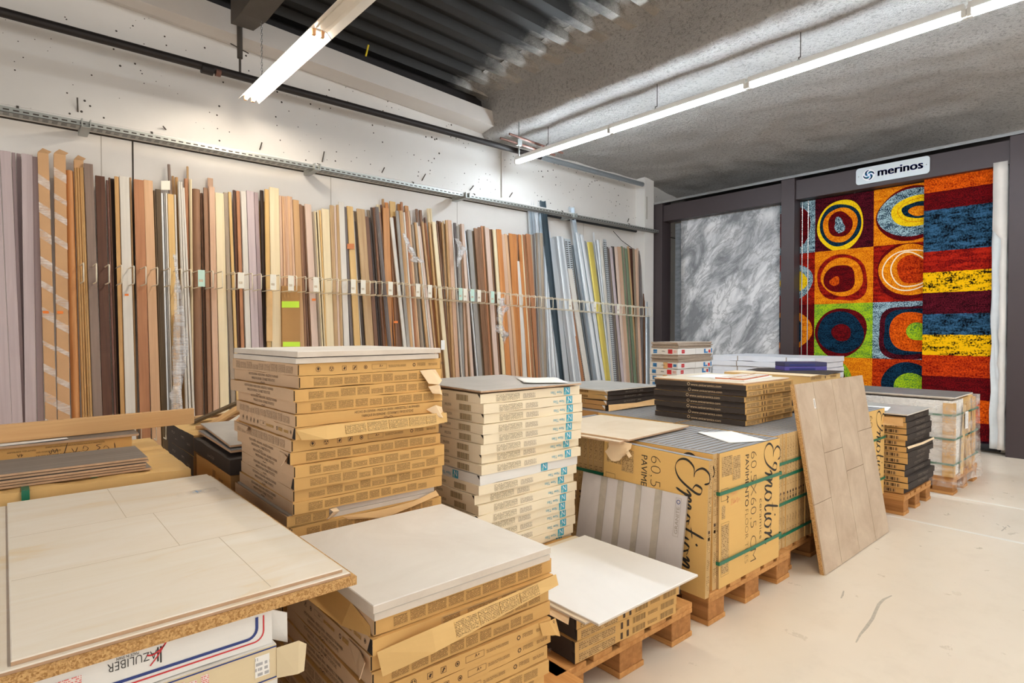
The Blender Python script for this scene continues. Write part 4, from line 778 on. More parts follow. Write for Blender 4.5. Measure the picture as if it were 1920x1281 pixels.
# cream cartons with the blue square sign
def newtiles(*k):
    seed, plainw = k[1], k[2]; W, D, H = .61, .61, .0425; b = MB(); mb = 'white_board' if plainw else 'cream_board'
    carton_body(b, W, D, H, mb, mb, mb, seed); o = V((0, -.0009, 0)); s = V((-.0009, D, 0)); r_ = V((0, -1, 0)); N, Z = -XP, -ZP
    def logo(o, rx, x, y, t=True):                                # printed upside down: rx, up both reversed
        rect(b, o, rx, ZP, x, y, .042, H * .82, 'ink_cyan'); oo = V(o) - V(rx) * .0 + (V((0, -.0003, 0)) if abs(rx[0]) else V((-.0003, 0, 0)))
        b.text('N', oo + V(rx) * (x + .036) + ZP * (y + H * .74), -V(rx), Z, H * .8, 'white'); rect(b, oo, rx, ZP, x + .004, y + .002, .012, H * .3, 'ink_cyan_pale')
        if t: b.text('New Tiles', V(o) + V(rx) * (x - .012) + ZP * (y + H * .48), -V(rx), Z, H * .48, 'ink_cyan', 0, 0, .075)
    if plainw: logo(o, XP, .36, H * .1, False); logo(s, r_, .42, H * .08)
    else:
        logo(o, XP, .50, H * .12); rect(b, o, XP, ZP, .085, H * .12, .135, H * .7, 'print_cream'); rect(b, o, XP, ZP, .24, H * .15, .075, H * .55, 'print_light')
        rect(b, s, r_, ZP, .44, H * .12, .085, H * .62, 'bar_cream')
        for x, w in ((.06, .02), (.14, .02), (.24, .02), (.33, .05)): rect(b, s, r_, ZP, x, H * .35, w, H * .3, 'print_cream')
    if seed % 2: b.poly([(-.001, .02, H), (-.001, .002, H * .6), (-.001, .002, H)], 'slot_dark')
    return b.build('tile_carton')
pallet(1.42, 1.93, 'wooden pallet under the cream carton stack with blue squares')
seq = [('n', 1 + i % 4, False) for i in range(21)]; seq[8] = ('n', 9, True)
stack(seq, 1.487, 1.93, Z0, .0425, lambda t: (.02 * sin(t * 9) * .3 + .02 * t, .02 * (1 - t), 1.6 - 1.6 * t), 'cream carton with blue square sign, # of its stack', 'carton', 'cream cartons with blue squares', .012, .9, 21, newtiles)
zt = Z0 + 21 * .0425 + .001
lay_slab('tile', .605, .605, .009, 'tile_grey', 'tile_body', 1.497, 1.925, zt + .006, -.6, 'grey tile lying on the cream carton stack', 'tile', None, (R(.5), R(-.0), R(-.8)))
sheet('paper_sheet', 1.83, 2.03, zt + .0205, .21, .30, R(-35), 'paper', 'white paper sheet on the grey tile of the cream carton stack', seed=3)
# low pallet with the white tile
def low(*k):
    seed = k[1]; W, D, H = .585, .61, .0405; b = MB(); carton_body(b, W, D, H, 'kraft', 'black_board', 'kraft', seed, .003); o = V((0, -.0009, 0))
    rect(b, o, XP, ZP, .02, H * .12, .19, H * .7, 'print_edge'); rect(b, o, XP, ZP, .24, H * .2, .012, H * .6, 'ink_brown'); rect(b, o, XP, ZP, .275, H * .2, .012, H * .6, 'ink_brown'); rect(b, o, XP, ZP, .31, H * .2, .075, H * .55, 'bar_kraft'); rect(b, o, XP, ZP, .40, H * .3, .06, H * .35, 'print_kraft'); rect(b, o, XP, ZP, .48, H * .2, .085, H * .55, 'bar_kraft')
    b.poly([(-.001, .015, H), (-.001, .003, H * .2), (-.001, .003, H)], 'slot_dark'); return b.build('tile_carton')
pallet(1.385, 1.375, 'low wooden pallet carrying the white tile in front', 0, 1.03)
ls = stack([('low', 1), ('low', 2), ('low', 3), ('low', 2)], 1.487, 1.372, Z0, .0405, lambda t: (0, .0, -1.5), 'flat carton with black side, # under the glossy white tile', 'carton', 'flat cartons under the white tile', .007, .6, 3, low)
flap(ls[0], [(-.004, .6, .048), (-.01, .3, .05), (-.004, .03, .042), (-.03, .6, .03), (-.045, .3, .034), (-.02, .02, .02)], 'torn_pale', 'open_lid')
zt = Z0 + 4 * .0405 + .002
lay_slab('tile', .6, .6, .008, 'tile_blush', 'tile_edge', 1.475, 1.325, zt, .3, 'cream tile mostly covered by the white tile on the low pallet')
lay_slab('tile', .605, .605, .009, 'tile_gloss', 'tile_edge', 1.488, 1.277, zt + .0085, .1, 'large white tile on top of the low front pallet')
tag(MB().box((1.30, 1.70, Z0), (1.48, 1.96, Z0 + .006), 'torn_board').build('cardboard_sheet'), 'brown cardboard sheet on the low pallet beside the cream stack', 'cardboard')

# ------------------------------------------------------------------ board on the striped white cartons, front left
def azul(*k):
    kind = k[1]; W, D, H = .62, 1.1, .079; b = MB(); mb = 'beige_board' if kind == 1 else 'white_board'; carton_body(b, W, D, H, mb, mb, 'white_board', 30 + kind, .002); o = V((0, -.0009, 0))
    if kind == 0:
        for m, y, w in (('ink_blue', .024, .006), ('ink_red', .014, .003)):
            e = .588 if m == 'ink_blue' else .602; path = [(0, y), (e - .02, y)] + [(e - .02 + .02 * sin(t), y + .02 - .02 * cos(t)) for t in [pi / 2 * j / 6 for j in range(1, 7)]] + [(e, H * .85)]
            b.ribbon(path, [w] * len(path), o, XP, ZP, m)
        b.text('AZULIBER', V((.402, -.0009, .064)), -XP, -ZP, .024, 'ink_black', 0, 0, .080, 1, -.01); b.text('MADE IN SPAIN', V((.372, -.0009, .071)), -XP, -ZP, .008, 'ink_black', 0, 0, .036)
        b.ribbon(crom([(.376, .036), (.388, .050), (.400, .068)]), [.002, .003] * 8 + [.002], V((.014, -.0011, 0)), XP, ZP, 'ink_red'); rect(b, o, XP, ZP, .402, .040, .0025, .028, 'ink_black'); rect(b, o, XP, ZP, .407, .036, .0025, .032, 'ink_black'); b.ribbon(crom([(.385, .058), (.396, .056), (.41, .064), (.418, .074)]), [.003] * 25, V((0, -.0011, 0)), XP, ZP, 'ink_red')
        rect(b, o, XP, ZP, .215, .030, .068, .03, 'print_red')
    elif kind == 1:
        rect(b, o, XP, ZP, 0, H - .006, W, .003, 'ink_blue'); rect(b, o, XP, ZP, 0, .006, W, .003, 'ink_blue'); rect(b, o, XP, ZP, .575, .02, .03, .045, 'print_white')
        for j in range(4): rect(b, o, XP, ZP, .405 + j * .022, .012 + (j % 2) * .004, .014, .05, 'print_red')
    else:
        frame(b, o, XP, ZP, .565, .012, .038, .055, 'ink_black'); b.text('FORMATO - SIZE', V((.598, -.0009, .016)), ZP, XN, .009, 'ink_black', 0, 0, .046); b.text('31 cm x 62 cm', V((.582, -.0009, .018)), ZP, XN, .009, 'ink_black', 0, 0, .040); rect(b, o, XP, ZP, 0, .004, W, .004, 'ink_blue'); rect(b, o, XP, ZP, .46, .02, .08, .04, 'print_white')
    return b.build('tile_carton')
pallet(-.36, 1.30, 'wooden pallet under the white cartons with blue and red stripes')
az = stack([('az', 0), ('az', 1), ('az', 2), ('az', 2), ('az', 1), ('az', 2), ('az', 1)], -.180, 1.300, Z0, .079, lambda t: (0, 0, .3), 'white striped tile carton, # below the chipboard panel', 'carton', 'white striped cartons', .006, .4, 8, azul)
flap(az[0], [(.62, .0, .074), (.65, -.008, .06), (.62, .02, .002), (.655, .004, -.012)], 'white_board', 'end_flap'); flap(az[1], [(.62, -.001, .07), (.665, -.012, .075), (.69, .01, .05), (.62, -.001, .004), (.66, -.016, .004), (.68, .0, -.004)], 'beige_board', 'end_flap'); flap(az[2], [(.62, -.001, .06), (.67, -.006, .05), (.62, -.001, .002), (.665, -.006, .0)], 'white_board', 'end_flap')
zb = Z0 + 7 * .079 + .0015
tag(MB().box((-.04, 1.288, zb), (.628, 2.55, zb + .020), 'chipboard').build('chipboard_panel'), 'raw chipboard panel lying on the white striped cartons', 'board')
lay_slab('floor_board', .640, 1.24, .0075, 'oak_slab', 'tile_body', -.022, 1.300, zb + .0205, 0, 'lower pale oak look slab on the chipboard panel', 'board', 'pale oak look slabs')
b, mk_ = slab(.600, 1.225, .009, 'oak_slab', 'tile_body', 'floor_board', (.003, 1.312, zb + .0283))
_z = .0092; LX, LY = .003, 1.312
for y in (1.735 - LY, 2.10 - LY): b.box((.004, y - .0008, .0089), (.596, y + .0008, _z), 'board_seam')
for x, y0_, y1_ in ((.345 - LX, 1.735 - LY, 2.10 - LY), (.44 - LX, .01, 1.735 - LY), (.275 - LX, 2.10 - LY, 1.215)): b.box((x - .0008, y0_, .0089), (x + .0008, y1_, _z), 'board_seam')
o = tag(mk_(), 'upper pale oak look slab, the largest surface in the left foreground', 'board', 'pale oak look slabs')
c = MB(); rect(c, (0, 0, .0096), XP, V((0, 1, 0)), .44, .93, .13, .06, 'film'); disc(c, (0, 0, .0099), XP, V((0, 1, 0)), .505, .965, .02, 'ink_grey', 20, .0185)
for a in range(4): c.poly([V((.505 + r_ * cos(a * pi / 2 + da), .965 + r_ * sin(a * pi / 2 + da), .0099)) for r_, da in ((.002, -.8), (.014, -.22), (.014, .22), (.002, .8))], 'ink_sky')
c.build('sticker', o)
# ------------------------------------------------------------------ upright cartons with the big script lettering
def emotion(*k):
    big = k[1]; W, D, H = .585, .034, .61; b = MB(); mf = 'pack_kraft'; q = random.Random(k[2])
    b.box((0, 0, 0), (W, D, H), mf, faces=[mf, 'grey_top', mf, mf, 'pack_edge', 'pack_edge'])
    o = V((0, -.0008, 0)); s = V((-.0008, D, 0))
    if big:
        P = lambda x, z: V((x, -.0009, z))
        for st in EMO: pen(b, st, .070, P(.425, .592), -ZP, XP, 'ink_black', .035, .15)
        b.text('ceramics', P(.375, .34), -ZP, XP, .042, 'ink_black', 0, 0, .20, 1, -.015); b.text('60,5X60,5 CM', P(.285, .585), -ZP, XP, .085, 'ink_black', 0, 0, .535, 1, -.028)
        b.text('PAVIMENTO', P(.232, .575), -ZP, XP, .048, 'ink_black', 0, 0, .25); b.text('FLOOR TILES', P(.232, .315), -ZP, XP, .046, 'ink_brown', 0, 0, .26, 1, -.028)
        rect(b, o, XP, ZP, .02, .50, .09, .09, 'print_pack'); rect(b, o, XP, ZP, .115, .47, .07, .11, 'print_pack'); frame(b, o, XP, ZP, .015, .39, .06, .055, 'ink_brown', .0015); b.text('A+', P(.062, .41), XN * 0 + ZP * -1, XP, .03, 'ink_brown')
        frame(b, o, XP, ZP, .015, .05, .07, .24, 'ink_brown', .001); rect(b, o, XP, ZP, .02, .06, .06, .22, 'print_pack'); rect(b, o, XP, ZP, .02, .31, .03, .06, 'print_pack')
        for z, sc in ((.36, 1), (.40, .7)): pen(b, [(0, .6), (.4, .9), (.3, .3), (0, 0), (.7, .1), (1.0, .8), (.9, .1), (1.4, .5), (1.3, .2), (2.0, .9), (1.9, 0), (2.6, .6), (2.7, .1)], .03 * sc, P(.10, z), XP, ZP, 'ink_pink', .03, .08)
    for z, h in ((.03, .07), (.12, .05), (.2, .08), (.33, .12), (.47, .12)): rect(b, s, V((0, -1, 0)), ZP, .008, z, .019, h, 'print_pack')
    for z, h in ((.03, .07), (.12, .05), (.2, .08), (.33, .12), (.47, .12)): rect(b, V((W + .0008, 0, 0)), V((0, 1, 0)), ZP, .008, z, .019, h, 'print_pack')
    for z in (.255, .285): rect(b, V((W + .0008, 0, 0)), V((0, 1, 0)), ZP, .010, z, .014, .014, 'ink_brown')
    for z in (.255, .285): rect(b, s, V((0, -1, 0)), ZP, .010, z, .014, .014, 'ink_brown')
    for x in (.1, .22, .34, .46): rect(b, (0, 0, H + .0006), XP, V((0, 1, 0)), x, .004, .05, .004, 'ink_grey')
    b.box((0, .0, H), (W, .003, H + .0006), 'slot_dark')
    return b.build('tile_carton')
PH = Z0 + .0008
pallet(2.33, 1.37, 'wooden pallet under the upright cartons with black script lettering')
def upright(n, x0, y0, along, what, group, key=('em', True, 1), z=PH, step=.0352, lean=0):
    out = []
    for i in range(n):
        o = proto(key, lambda: emotion(*key)); j = rnd.uniform(-.004, .004)
        if along == 'y': o.location = (x0 + j, y0 + i * step, z); o.rotation_euler = (0, 0, 0)     # thin along Y, face to the camera side
        else: o.location = (x0 + i * step, y0 + j + .585, z); o.rotation_euler = (0, 0, -pi / 2)   # thin along X, face to the left
        lab = what.replace('#', ('frontmost' if along == 'y' else 'leftmost') if i == 0 else nth(i + 1))
        tag(o, lab, 'carton', group); out.append(o)
    return out
u1 = upright(2, 2.315, 1.365, 'x', 'upright carton with script lettering facing left, # of the pair', 'left facing lettered cartons', step=.045); u1[0].rotation_euler = (0, R(1.5), -pi / 2); u1[0].location.x -= .0
u1[0].location = (2.300, 1.365 + .590, PH); u1[1].location = (2.368, 1.375 + .585, PH)
upright(16, 2.408, 1.365, 'y', 'upright carton with script lettering facing the aisle, # of its row', 'aisle facing lettered cartons')
upright(16, 2.345, 1.985, 'y', 'upright carton behind the script lettered face, # of the rear row', 'rear lettered cartons', ('em', False, 2))
pallet(3.06, 1.41, 'wooden pallet under the upright cartons beside the leaning panel', 0, 1.31)
upright(31, 3.012, 1.405, 'x', 'upright carton showing its narrow printed edge, # of the row by the leaning panel', 'edge-on cartons by the leaning panel', ('em', False, 2))
upright(31, 3.012, 2.01, 'x', 'upright carton with grey top beneath the dark cartons, # of the rear row', 'rear edge-on cartons', ('em', False, 2))
def strap(x0, y0, x1, y1, z, label, dz=0):
    b = MB(); h, t = .008, .0016; e = .0015; x0 -= e; y0 -= e; x1 += e; y1 += e; P = [(x0, y0), (x1, y0), (x1, y1), (x0, y1)]
    b.add([V((x, y, z + (-h if j < 4 else h) + (dz if x == x1 else 0))) for j in range(8) for x, y in [P[j % 4]]], [(i, (i + 1) % 4, 4 + (i + 1) % 4, 4 + i) for i in range(4)], 'strap_green')
    o = b.build('strap'); s = o.modifiers.new('s', 'SOLIDIFY'); s.thickness = t; s.offset = 1; tag(o, label, 'strap', 'green plastic straps')
strap(2.40, 1.360, 3.002, 1.935, .575, 'upper green strap across the black script lettering'); strap(2.40, 1.360, 3.002, 1.935, .262, 'lower green strap across the black script lettering')
strap(2.340, 1.984, 2.94, 2.55, .56, 'green strap around the rear cartons seen left of the script lettering')
for z, l in ((.60, 'highest'), (.53, 'second highest'), (.385, 'third highest'), (.215, 'lowest')): strap(3.008, 1.400, 4.102, 1.998, z, f'{l} green strap around the edge-on cartons by the leaning panel', .01)
TOP = PH + .611
lay_slab('tile', .60, .60, .009, 'tile_beige', 'tile_body', 2.245, 1.80, TOP + .001, 3, 'lower cream tile on the lettered cartons, mostly covered'); lay_slab('tile', .60, .60, .009, 'tile_beige', 'tile_body', 2.285, 1.775, TOP + .0105, 4.5, 'cream tile on top of the lettered cartons beside the cream stack')
o = tag(grid('torn_paper', 8, 6, lambda a, c: V((2.292 - .012 * a - .02 * c * (1 + .3 * sin(a * 7)), 1.90 - a * .15 + .03 * noise.noise(V((a * 3, c * 3, 1))), TOP + .004 - c * .10 * (.4 + .6 * abs(sin(a * 3 + .6))))), 'torn_pale'), 'torn pale board flap at the top of the lettered carton', 'cardboard')
sheet('paper_sheet', 2.66, 1.46, TOP + .001, .21, .30, R(-28), 'paper', 'white paper sheet on the grey carton tops above the script lettering', seed=5)
# striped display tile leaning on the lettered cartons
b = MB(); L, H, t = .62, .425, .011
b.box((0, 0, 0), (L, t, H), 'panel_grey', faces=['panel_side', 'panel_side', 'panel_grey', 'panel_side', 'panel_side', 'panel_side'])
for a, c in ((.20, .268), (.372, .432), (.55, .605), (.728, .79)):
    rect(b, (0, -.0005, 0), XP, ZP, a * L, 0, (c - a) * L, H, 'panel_silver'); rect(b, (0, -.0008, 0), XP, ZP, c * L - .002, 0, .003, H, 'panel_side')
frame(b, (0, -.0008, 0), XP, ZP, .565, .24, .028, .17, 'ink_grey', .0012); b.text('GRANITE', V((.588, -.0008, .25)), ZP, XN, .024, 'ink_grey', 0, 0, .12); disc(b, (0, -.0009, 0), XP, ZP, .579, .392, .010, 'ink_blue', 14, .007)
o = b.build('display_tile'); o.rotation_euler = (R(-9.5), 0, -pi / 2); o.location = (2.222, 2.075, Z0 + .001); tag(o, 'grey display tile with four vertical silver stripes leaning on lettered carton', 'tile')
# black cartons with web address
def onice(*k):
    seed = k[1]; W, D, H = .61, .61, .0342; b = MB(); carton_body(b, W, D, H, 'kraft', 'black_board', 'kraft', seed, .003); o = V((0, -.0009, 0))
    rect(b, o, XP, ZP, .02, H * .15, .15, H * .65, 'print_edge'); rect(b, o, XP, ZP, .2, H * .15, .010, H * .6, 'ink_brown'); rect(b, o, XP, ZP, .235, H * .15, .010, H * .6, 'ink_brown'); rect(b, o, XP, ZP, .27, H * .2, .07, H * .55, 'bar_kraft'); rect(b, o, XP, ZP, .36, H * .3, .09, H * .35, 'print_kraft'); rect(b, o, XP, ZP, .48, H * .2, .1, H * .55, 'bar_kraft')
    b.text('www.oniceramics.com', V((-.0009, .61 - .26, H * .28)), V((0, -1, 0)), ZP, H * .58, 'ink_pale', 0, 0, .20)
    disc(b, V((-.0009, D, 0)), V((0, -1, 0)), ZP, .245, H * .55, H * .28, 'ink_pale', 10, H * .2)
    return b.build('tile_carton')
ot = stack([('on', 1 + i % 3) for i in range(7)], 3.180, 1.640, TOP, .0342, lambda t: (-.012 * t, .012 * (1 - t), .6), 'black carton with web address, # of its stack', 'carton', 'black cartons with web address', .008, .5, 31, onice)
zt = TOP + 7 * .0342 + .001
lay_slab('tile', .60, .60, .009, 'tile_cream', 'tile_body', 3.172, 1.655, zt, .8, 'cream tile on the black cartons with web address')
t = empty('sample_board', (3.27, 1.70, zt + .010), 'white sample board with brick coloured tiles on the black cartons', 'sample board', None, R(8))
MB().box((0, 0, 0), (.50, .20, .006), 'white').build('board', t)
for i in range(4):
    for j in range(2): MB().box((.02 + i * .115, .012 + j * .092, .006), (.125 + i * .115, .092 + j * .092, .014), 'tile_clay', faces=['tile_clay', 'tile_white' if (i + j) % 2 else 'tile_blush', 'tile_clay', 'tile_clay', 'tile_clay', 'tile_clay']).build('sample_tile', t)
sheet('paper_sheet', 3.36, 1.93, zt + .0095, .30, .21, R(5), 'paper', 'white paper sheet beside the sample board on black cartons', seed=9)
# dark cartons at the back with a grey tile
def darkc(*k):
    seed = k[1]; W, D, H = .60, .60, .034; b = MB(); top = 'kraft_light' if seed == 1 else 'black_board'; carton_body(b, W, D, H, 'black_board', 'kraft_light' if seed < 3 else 'kraft_dark', top, seed, .004); rect(b, (0, -.0009, 0), XP, ZP, .18, H * .35, .2, H * .35, 'print_dark'); rect(b, (-.0009, D, 0), V((0, -1, 0)), ZP, .2, H * .25, .22, H * .5, 'bar_kraft')
    b.poly([(-.001, .03, H), (-.001, .004, H * .3), (-.001, .004, H)], 'white'); return b.build('tile_carton')
dk = stack([('dk', 1), ('dk', 2), ('dk', 3), ('dk', 4)], 3.10, 2.60, Z0 + .612, .034, lambda t: (.012 * t, 0, -1), 'dark carton with pale end, # of the low rear stack', 'carton', 'dark cartons at the back', .012, 1.6, 41, darkc)
flap(dk[3], [(.02, -.01, .04), (.3, -.03, .035), (.58, -.01, .045), (.0, -.03, .0), (.3, -.06, .01), (.6, -.03, .0)], 'torn_board', 'open_lid')
lay_slab('tile', .60, .60, .009, 'tile_grey', 'tile_edge', 3.06, 2.58, Z0 + .612 + 4 * .034 + .001, -2, 'grey tile on the dark cartons at the back of the pallets')
pallet(3.02, 2.585, 'wooden pallet beneath the dark cartons at the back')
def bigbox(*k): b = MB(); carton_body(b, k[1], k[2], k[3], 'kraft_dark', 'kraft_dark', 'grey_top', 5, .003); return b.build('carton')
o = bigbox('', .76, .60, .610); o.location = (3.03, 2.595, Z0 + .001); tag(o, 'large brown carton carrying the dark cartons at the back', 'carton')
# white red and blue cartons with loose thin tiles
def colc(*k):
    W, D, H = .60, .31, .060; b = MB(); carton_body(b, W, D, H, 'white_board', 'white_board', 'white_board', k[1], .003); o = V((0, -.0009, 0)); s = V((-.0009, D, 0)); r_ = V((0, -1, 0)); v = k[1]
    rect(b, s, r_, ZP, .03, .012, .045, .036, 'ink_sky'); rect(b, s, r_, ZP, .03, .024, .045, .003, 'white'); rect(b, s, r_, ZP, .20, .010, .05, .042, 'ink_red'); b.text('tiles', V((-.0010, D - .13, .026)), r_, ZP, .022, 'ink_black'); rect(b, s, r_, ZP, .262, .02, .035, .025, 'ink_sky' if v == 2 else 'print_red')
    if v == 2: rect(b, s, r_, ZP, .15, .0, .05, .06, 'torn_board')
    rect(b, o, XP, ZP, .06, .014, .05, .034, 'ink_red'); rect(b, o, XP, ZP, .068, .028, .034, .004, 'white'); rect(b, o, XP, ZP, .295, .0, .003, .058, 'ink_grey')
    rect(b, o, XP, ZP, .44, .010, .03, .042, 'ink_sky'); rect(b, o, XP, ZP, .47, .010, .04, .014, 'ink_sky'); rect(b, o, XP, ZP, .52, .012, .035, .03, 'ink_red'); rect(b, o, XP, ZP, .565, .01, .022, .045, 'ink_sky'); return b.build('tile_carton')
z = .757; X0, Y0 = 4.80, 3.16
o = bigbox('', .66, .40, .61); o.location = (4.78, 3.12, Z0 + .001); tag(o, 'brown carton under the white, red and blue cartons', 'carton'); pallet(4.72, 3.08, 'wooden pallet under the white, red and blue cartons')
lev = [('c', 1), ('c', 2), ('c', 1), ('c', 2), ('t', 6), ('c', 1), ('t', 5)]; nt = 0; tot = sum(1 for a in lev if a[0] == 'c'); nc = tot
for i, (a, v) in enumerate(lev):
    if a == 'c':
        o = proto(('co', v), lambda: colc('co', v)); o.location = (X0 + rnd.uniform(-.008, .008), Y0 + rnd.uniform(-.006, .006), z); o.rotation_euler = (0, 0, R(rnd.uniform(-1, 1))); tag(o, f'white carton with red and blue marks, {top_nth(nc)} of its stack'.replace('topmost carton', 'topmost'), 'carton', 'white cartons with red and blue marks'); nc -= 1; z += .0615
    else:
        for k in range(v):
            nt += 1; b, mk_ = slab(.59, .30, .0115, 'stack_paper', 'stack_paper', 'thin_tile', (X0 + rnd.uniform(-.01, .015), Y0 + rnd.uniform(-.01, .01), z), R(rnd.uniform(-1.5, 1.5))); tag(mk_(), f'thin loose tile among the white and red cartons, {nth(nt)} from the bottom', 'tile', 'thin tiles between white cartons'); z += .012
# white wrapped flat packs further back
pallet(6.30, 2.50, 'wooden pallet under the white wrapped flat packs')
b = MB(); carton_body(b, .78, 1.15, .058, 'wrap_white', 'wrap_white', 'wrap_white', 3, .005)
for y in (.3, .85): rect(b, V((-.0012, 1.15, 0)), V((0, -1, 0)), ZP, y, 0, .012, .056, 'ink_grey')
pk = b.build('flat_pack')
for i in range(15):
    o = pk if i == 0 else dup(pk, (0, 0, 0)); o.location = (6.31 + rnd.uniform(-.01, .01), 2.53 + rnd.uniform(-.015, .015), Z0 + .001 + (14 - i) * .0585); tag(o, f'white wrapped flat pack below the grey marbled rug, {"topmost" if i == 0 else nth(i + 1) + " from the top"}', 'pack', 'white wrapped flat packs')
# open topped carton stack behind the leaning panel, blue boxes on it
pallet(4.12, 1.43, 'wooden pallet under the lettered carton right of the leaning panel')
upright(16, 4.145, 1.415, 'y', 'upright lettered carton right of the leaning panel, # of the row', 'lettered cartons right of the panel')
strap(4.14, 1.410, 4.735, 1.985, .55, 'green strap around the lettered cartons right of the leaning panel'); strap(4.14, 1.410, 4.735, 1.985, .26, 'low green strap around the lettered cartons right of the leaning panel')
def tall(*k):
    W, D, H = .60, .60, .034; b = MB(); carton_body(b, W, D, H, 'kraft_light', 'black_board', 'kraft_light', k[1], .002); rect(b, (0, -.0009, 0), XP, ZP, .03, H * .2, .2, H * .6, 'print_edge'); rect(b, (0, -.0009, 0), XP, ZP, .3, H * .2, .014, H * .6, 'ink_brown'); rect(b, (0, -.0009, 0), XP, ZP, .4, H * .2, .12, H * .55, 'bar_kraft'); return b.build('tile_carton')
tl = stack([('tl', 1), ('tl', 2), ('tl', 1), ('tl', 2), ('tl', 1), ('tl', 2)], 4.54, 1.86, TOP, .034, lambda t: (0, 0, 0), 'dark sided carton, # of the stack under the blue boxes', 'carton', 'cartons under the blue boxes', .006, .5, 51, tall)
flap(tl[0], [(-.03, .66, .038), (-.05, .3, .040), (-.03, -.03, .036), (-.05, .66, -.05), (-.075, .3, -.045), (-.055, -.04, -.055)], 'kraft_light', 'open_lid'); flap(tl[0], [(-.03, .66, .040), (.1, .63, .046), (.25, .63, .036), (-.04, -.03, .040), (.1, -.04, .046), (.25, -.03, .036)], 'torn_pale', 'lid'); flap(tl[0], [(.25, .62, .044), (.45, .62, .05), (.63, .60, .046), (.25, -.03, .036), (.45, -.03, .046), (.64, -.02, .05)], 'black_board', 'lid')
z = TOP + 6 * .034 + .014
for i, m in enumerate(('purple_carton', 'blue_carton')):
    b = MB(); b.box((0, 0, 0), (.36, .16, .034), m); rect(b, (0, -.0006, 0), XP, ZP, .04, .004, .22, .016, 'logo_navy'); o = b.build('small_box', bevel=.002); o.location = (4.88, 2.19, z + i * .035); o.rotation_euler = (0, 0, R(-38)); tag(o, ('lower purple-blue' if i == 0 else 'upper dark blue') + ' flat box on the open brown carton', 'box', 'blue flat boxes')
lay_slab('tile', .30, .50, .012, 'tile_gloss', 'black_board', 3.80, 1.72, TOP + .16, 0, 'small white tile on black cartons just behind the leaning panel')
for i in range(4): b = MB(); carton_body(b, .30, .50, .039, 'black_board', 'black_board', 'black_board', i, .003); o = b.build('tile_carton', loc=(3.80, 1.72, TOP + .0003 + (3 - i) * .0395)); tag(o, f'small black carton just behind the leaning panel, {top_nth(i + 1)}', 'carton', 'small black cartons behind the panel')
pallet(4.15, 2.60, 'wooden pallet at the back under hidden cartons'); o = bigbox('', .95, .56, .605); o.location = (4.14, 2.02, PH); tag(o, 'large carton behind the lettered cartons, under the blue boxes', 'carton'); o = None
# leaning tile look panel
t = math.atan2(.165, 1.0); b = MB(); W, H, th = 1.035, 1.02, .02
b.box((0, 0, 0), (W, th, H), 'chipboard'); b.box((.004, -.004, .004), (W - .004, 0, H - .004), 'panel_seam'); cols = (0, .225, .49, .76, 1.0); hs = ((.36,), (.60,), (.46,), (.66,))
for i in range(4):
    x0, x1 = cols[i] * W + .0006, cols[i + 1] * W - .0006; zz = [0] + [h * H for h in hs[i]] + [H]
    for j in range(len(zz) - 1): b.box((x0 + .0012, -.008, zz[j] + .0014), (x1 - .0012, 0, zz[j + 1] - .0014), 'stone_plank')
rect(b, (0, -.0086, 0), XP, ZP, .20, .87, .022, .055, 'paper'); rect(b, (0, -.0090, 0), XP, ZP, .206, .875, .008, .045, 'ink_grey')
o = b.build('leaning_panel'); o.location = (3.285, 1.258, .001); o.rotation_euler = (-t, 0, R(.4)); tag(o, 'tall beige stone look panel leaning on the cartons by the aisle', 'panel')
# dark printed cartons
pallet(4.77, 1.30, 'wooden pallet under the dark printed cartons by the aisle', 0, .82)
def dright(*k):
    W, D, H = .60, .60, .0428; b = MB(); carton_body(b, W, D, H, 'black_board', 'kraft', 'black_board', k[1], .004); o = V((0, -.0009, 0))
    for y in (.3, .55): rect(b, o, XP, ZP, .22, H * y, .22, H * .16, 'print_dark')
    for x in (.1, .3, .45): rect(b, V((-.0009, D, 0)), V((0, -1, 0)), ZP, x, H * .2, .1, H * .5, 'bar_dark')
    return b.build('tile_carton')
dr = stack([('dr', 1 + i % 3) for i in range(13)], 4.79, 1.285, Z0, .0428, lambda t: (-.02 * t if t > .65 else 0, .01, 0), 'dark printed carton by the aisle, # of its stack', 'carton', 'dark printed cartons by the aisle', .016, 1.5, 61, dright)
flap(dr[0], [(-.02, .5, .04), (-.05, .25, .035), (-.06, .0, .04), (-.03, .5, .0), (-.09, .25, -.02), (-.05, .0, -.02)], 'torn_board', 'torn_lid'); flap(dr[5], [(0, -.004, .045), (.3, -.012, .043), (.6, -.004, .044), (0, -.012, .03), (.3, -.02, .03), (.6, -.01, .032)], 'torn_pale', 'torn_lid')
z = Z0 + 13 * .0428 + .001
lay_slab('tile', .60, .60, .009, 'tile_grey', 'slot_dark', 4.74, 1.30, z + .002, 2, 'lower pale tile on the dark printed cartons by the aisle'); lay_slab('tile', .60, .61, .009, 'tile_grey', 'tile_edge', 4.73, 1.275, z + .0115, .5, 'upper pale tile on the dark printed cartons by the aisle')
sheet('paper_sheet', 4.80, 1.42, z + .021, .30, .21, R(12), 'paper', 'white paper sheet on the pale tile by the aisle', seed=13)
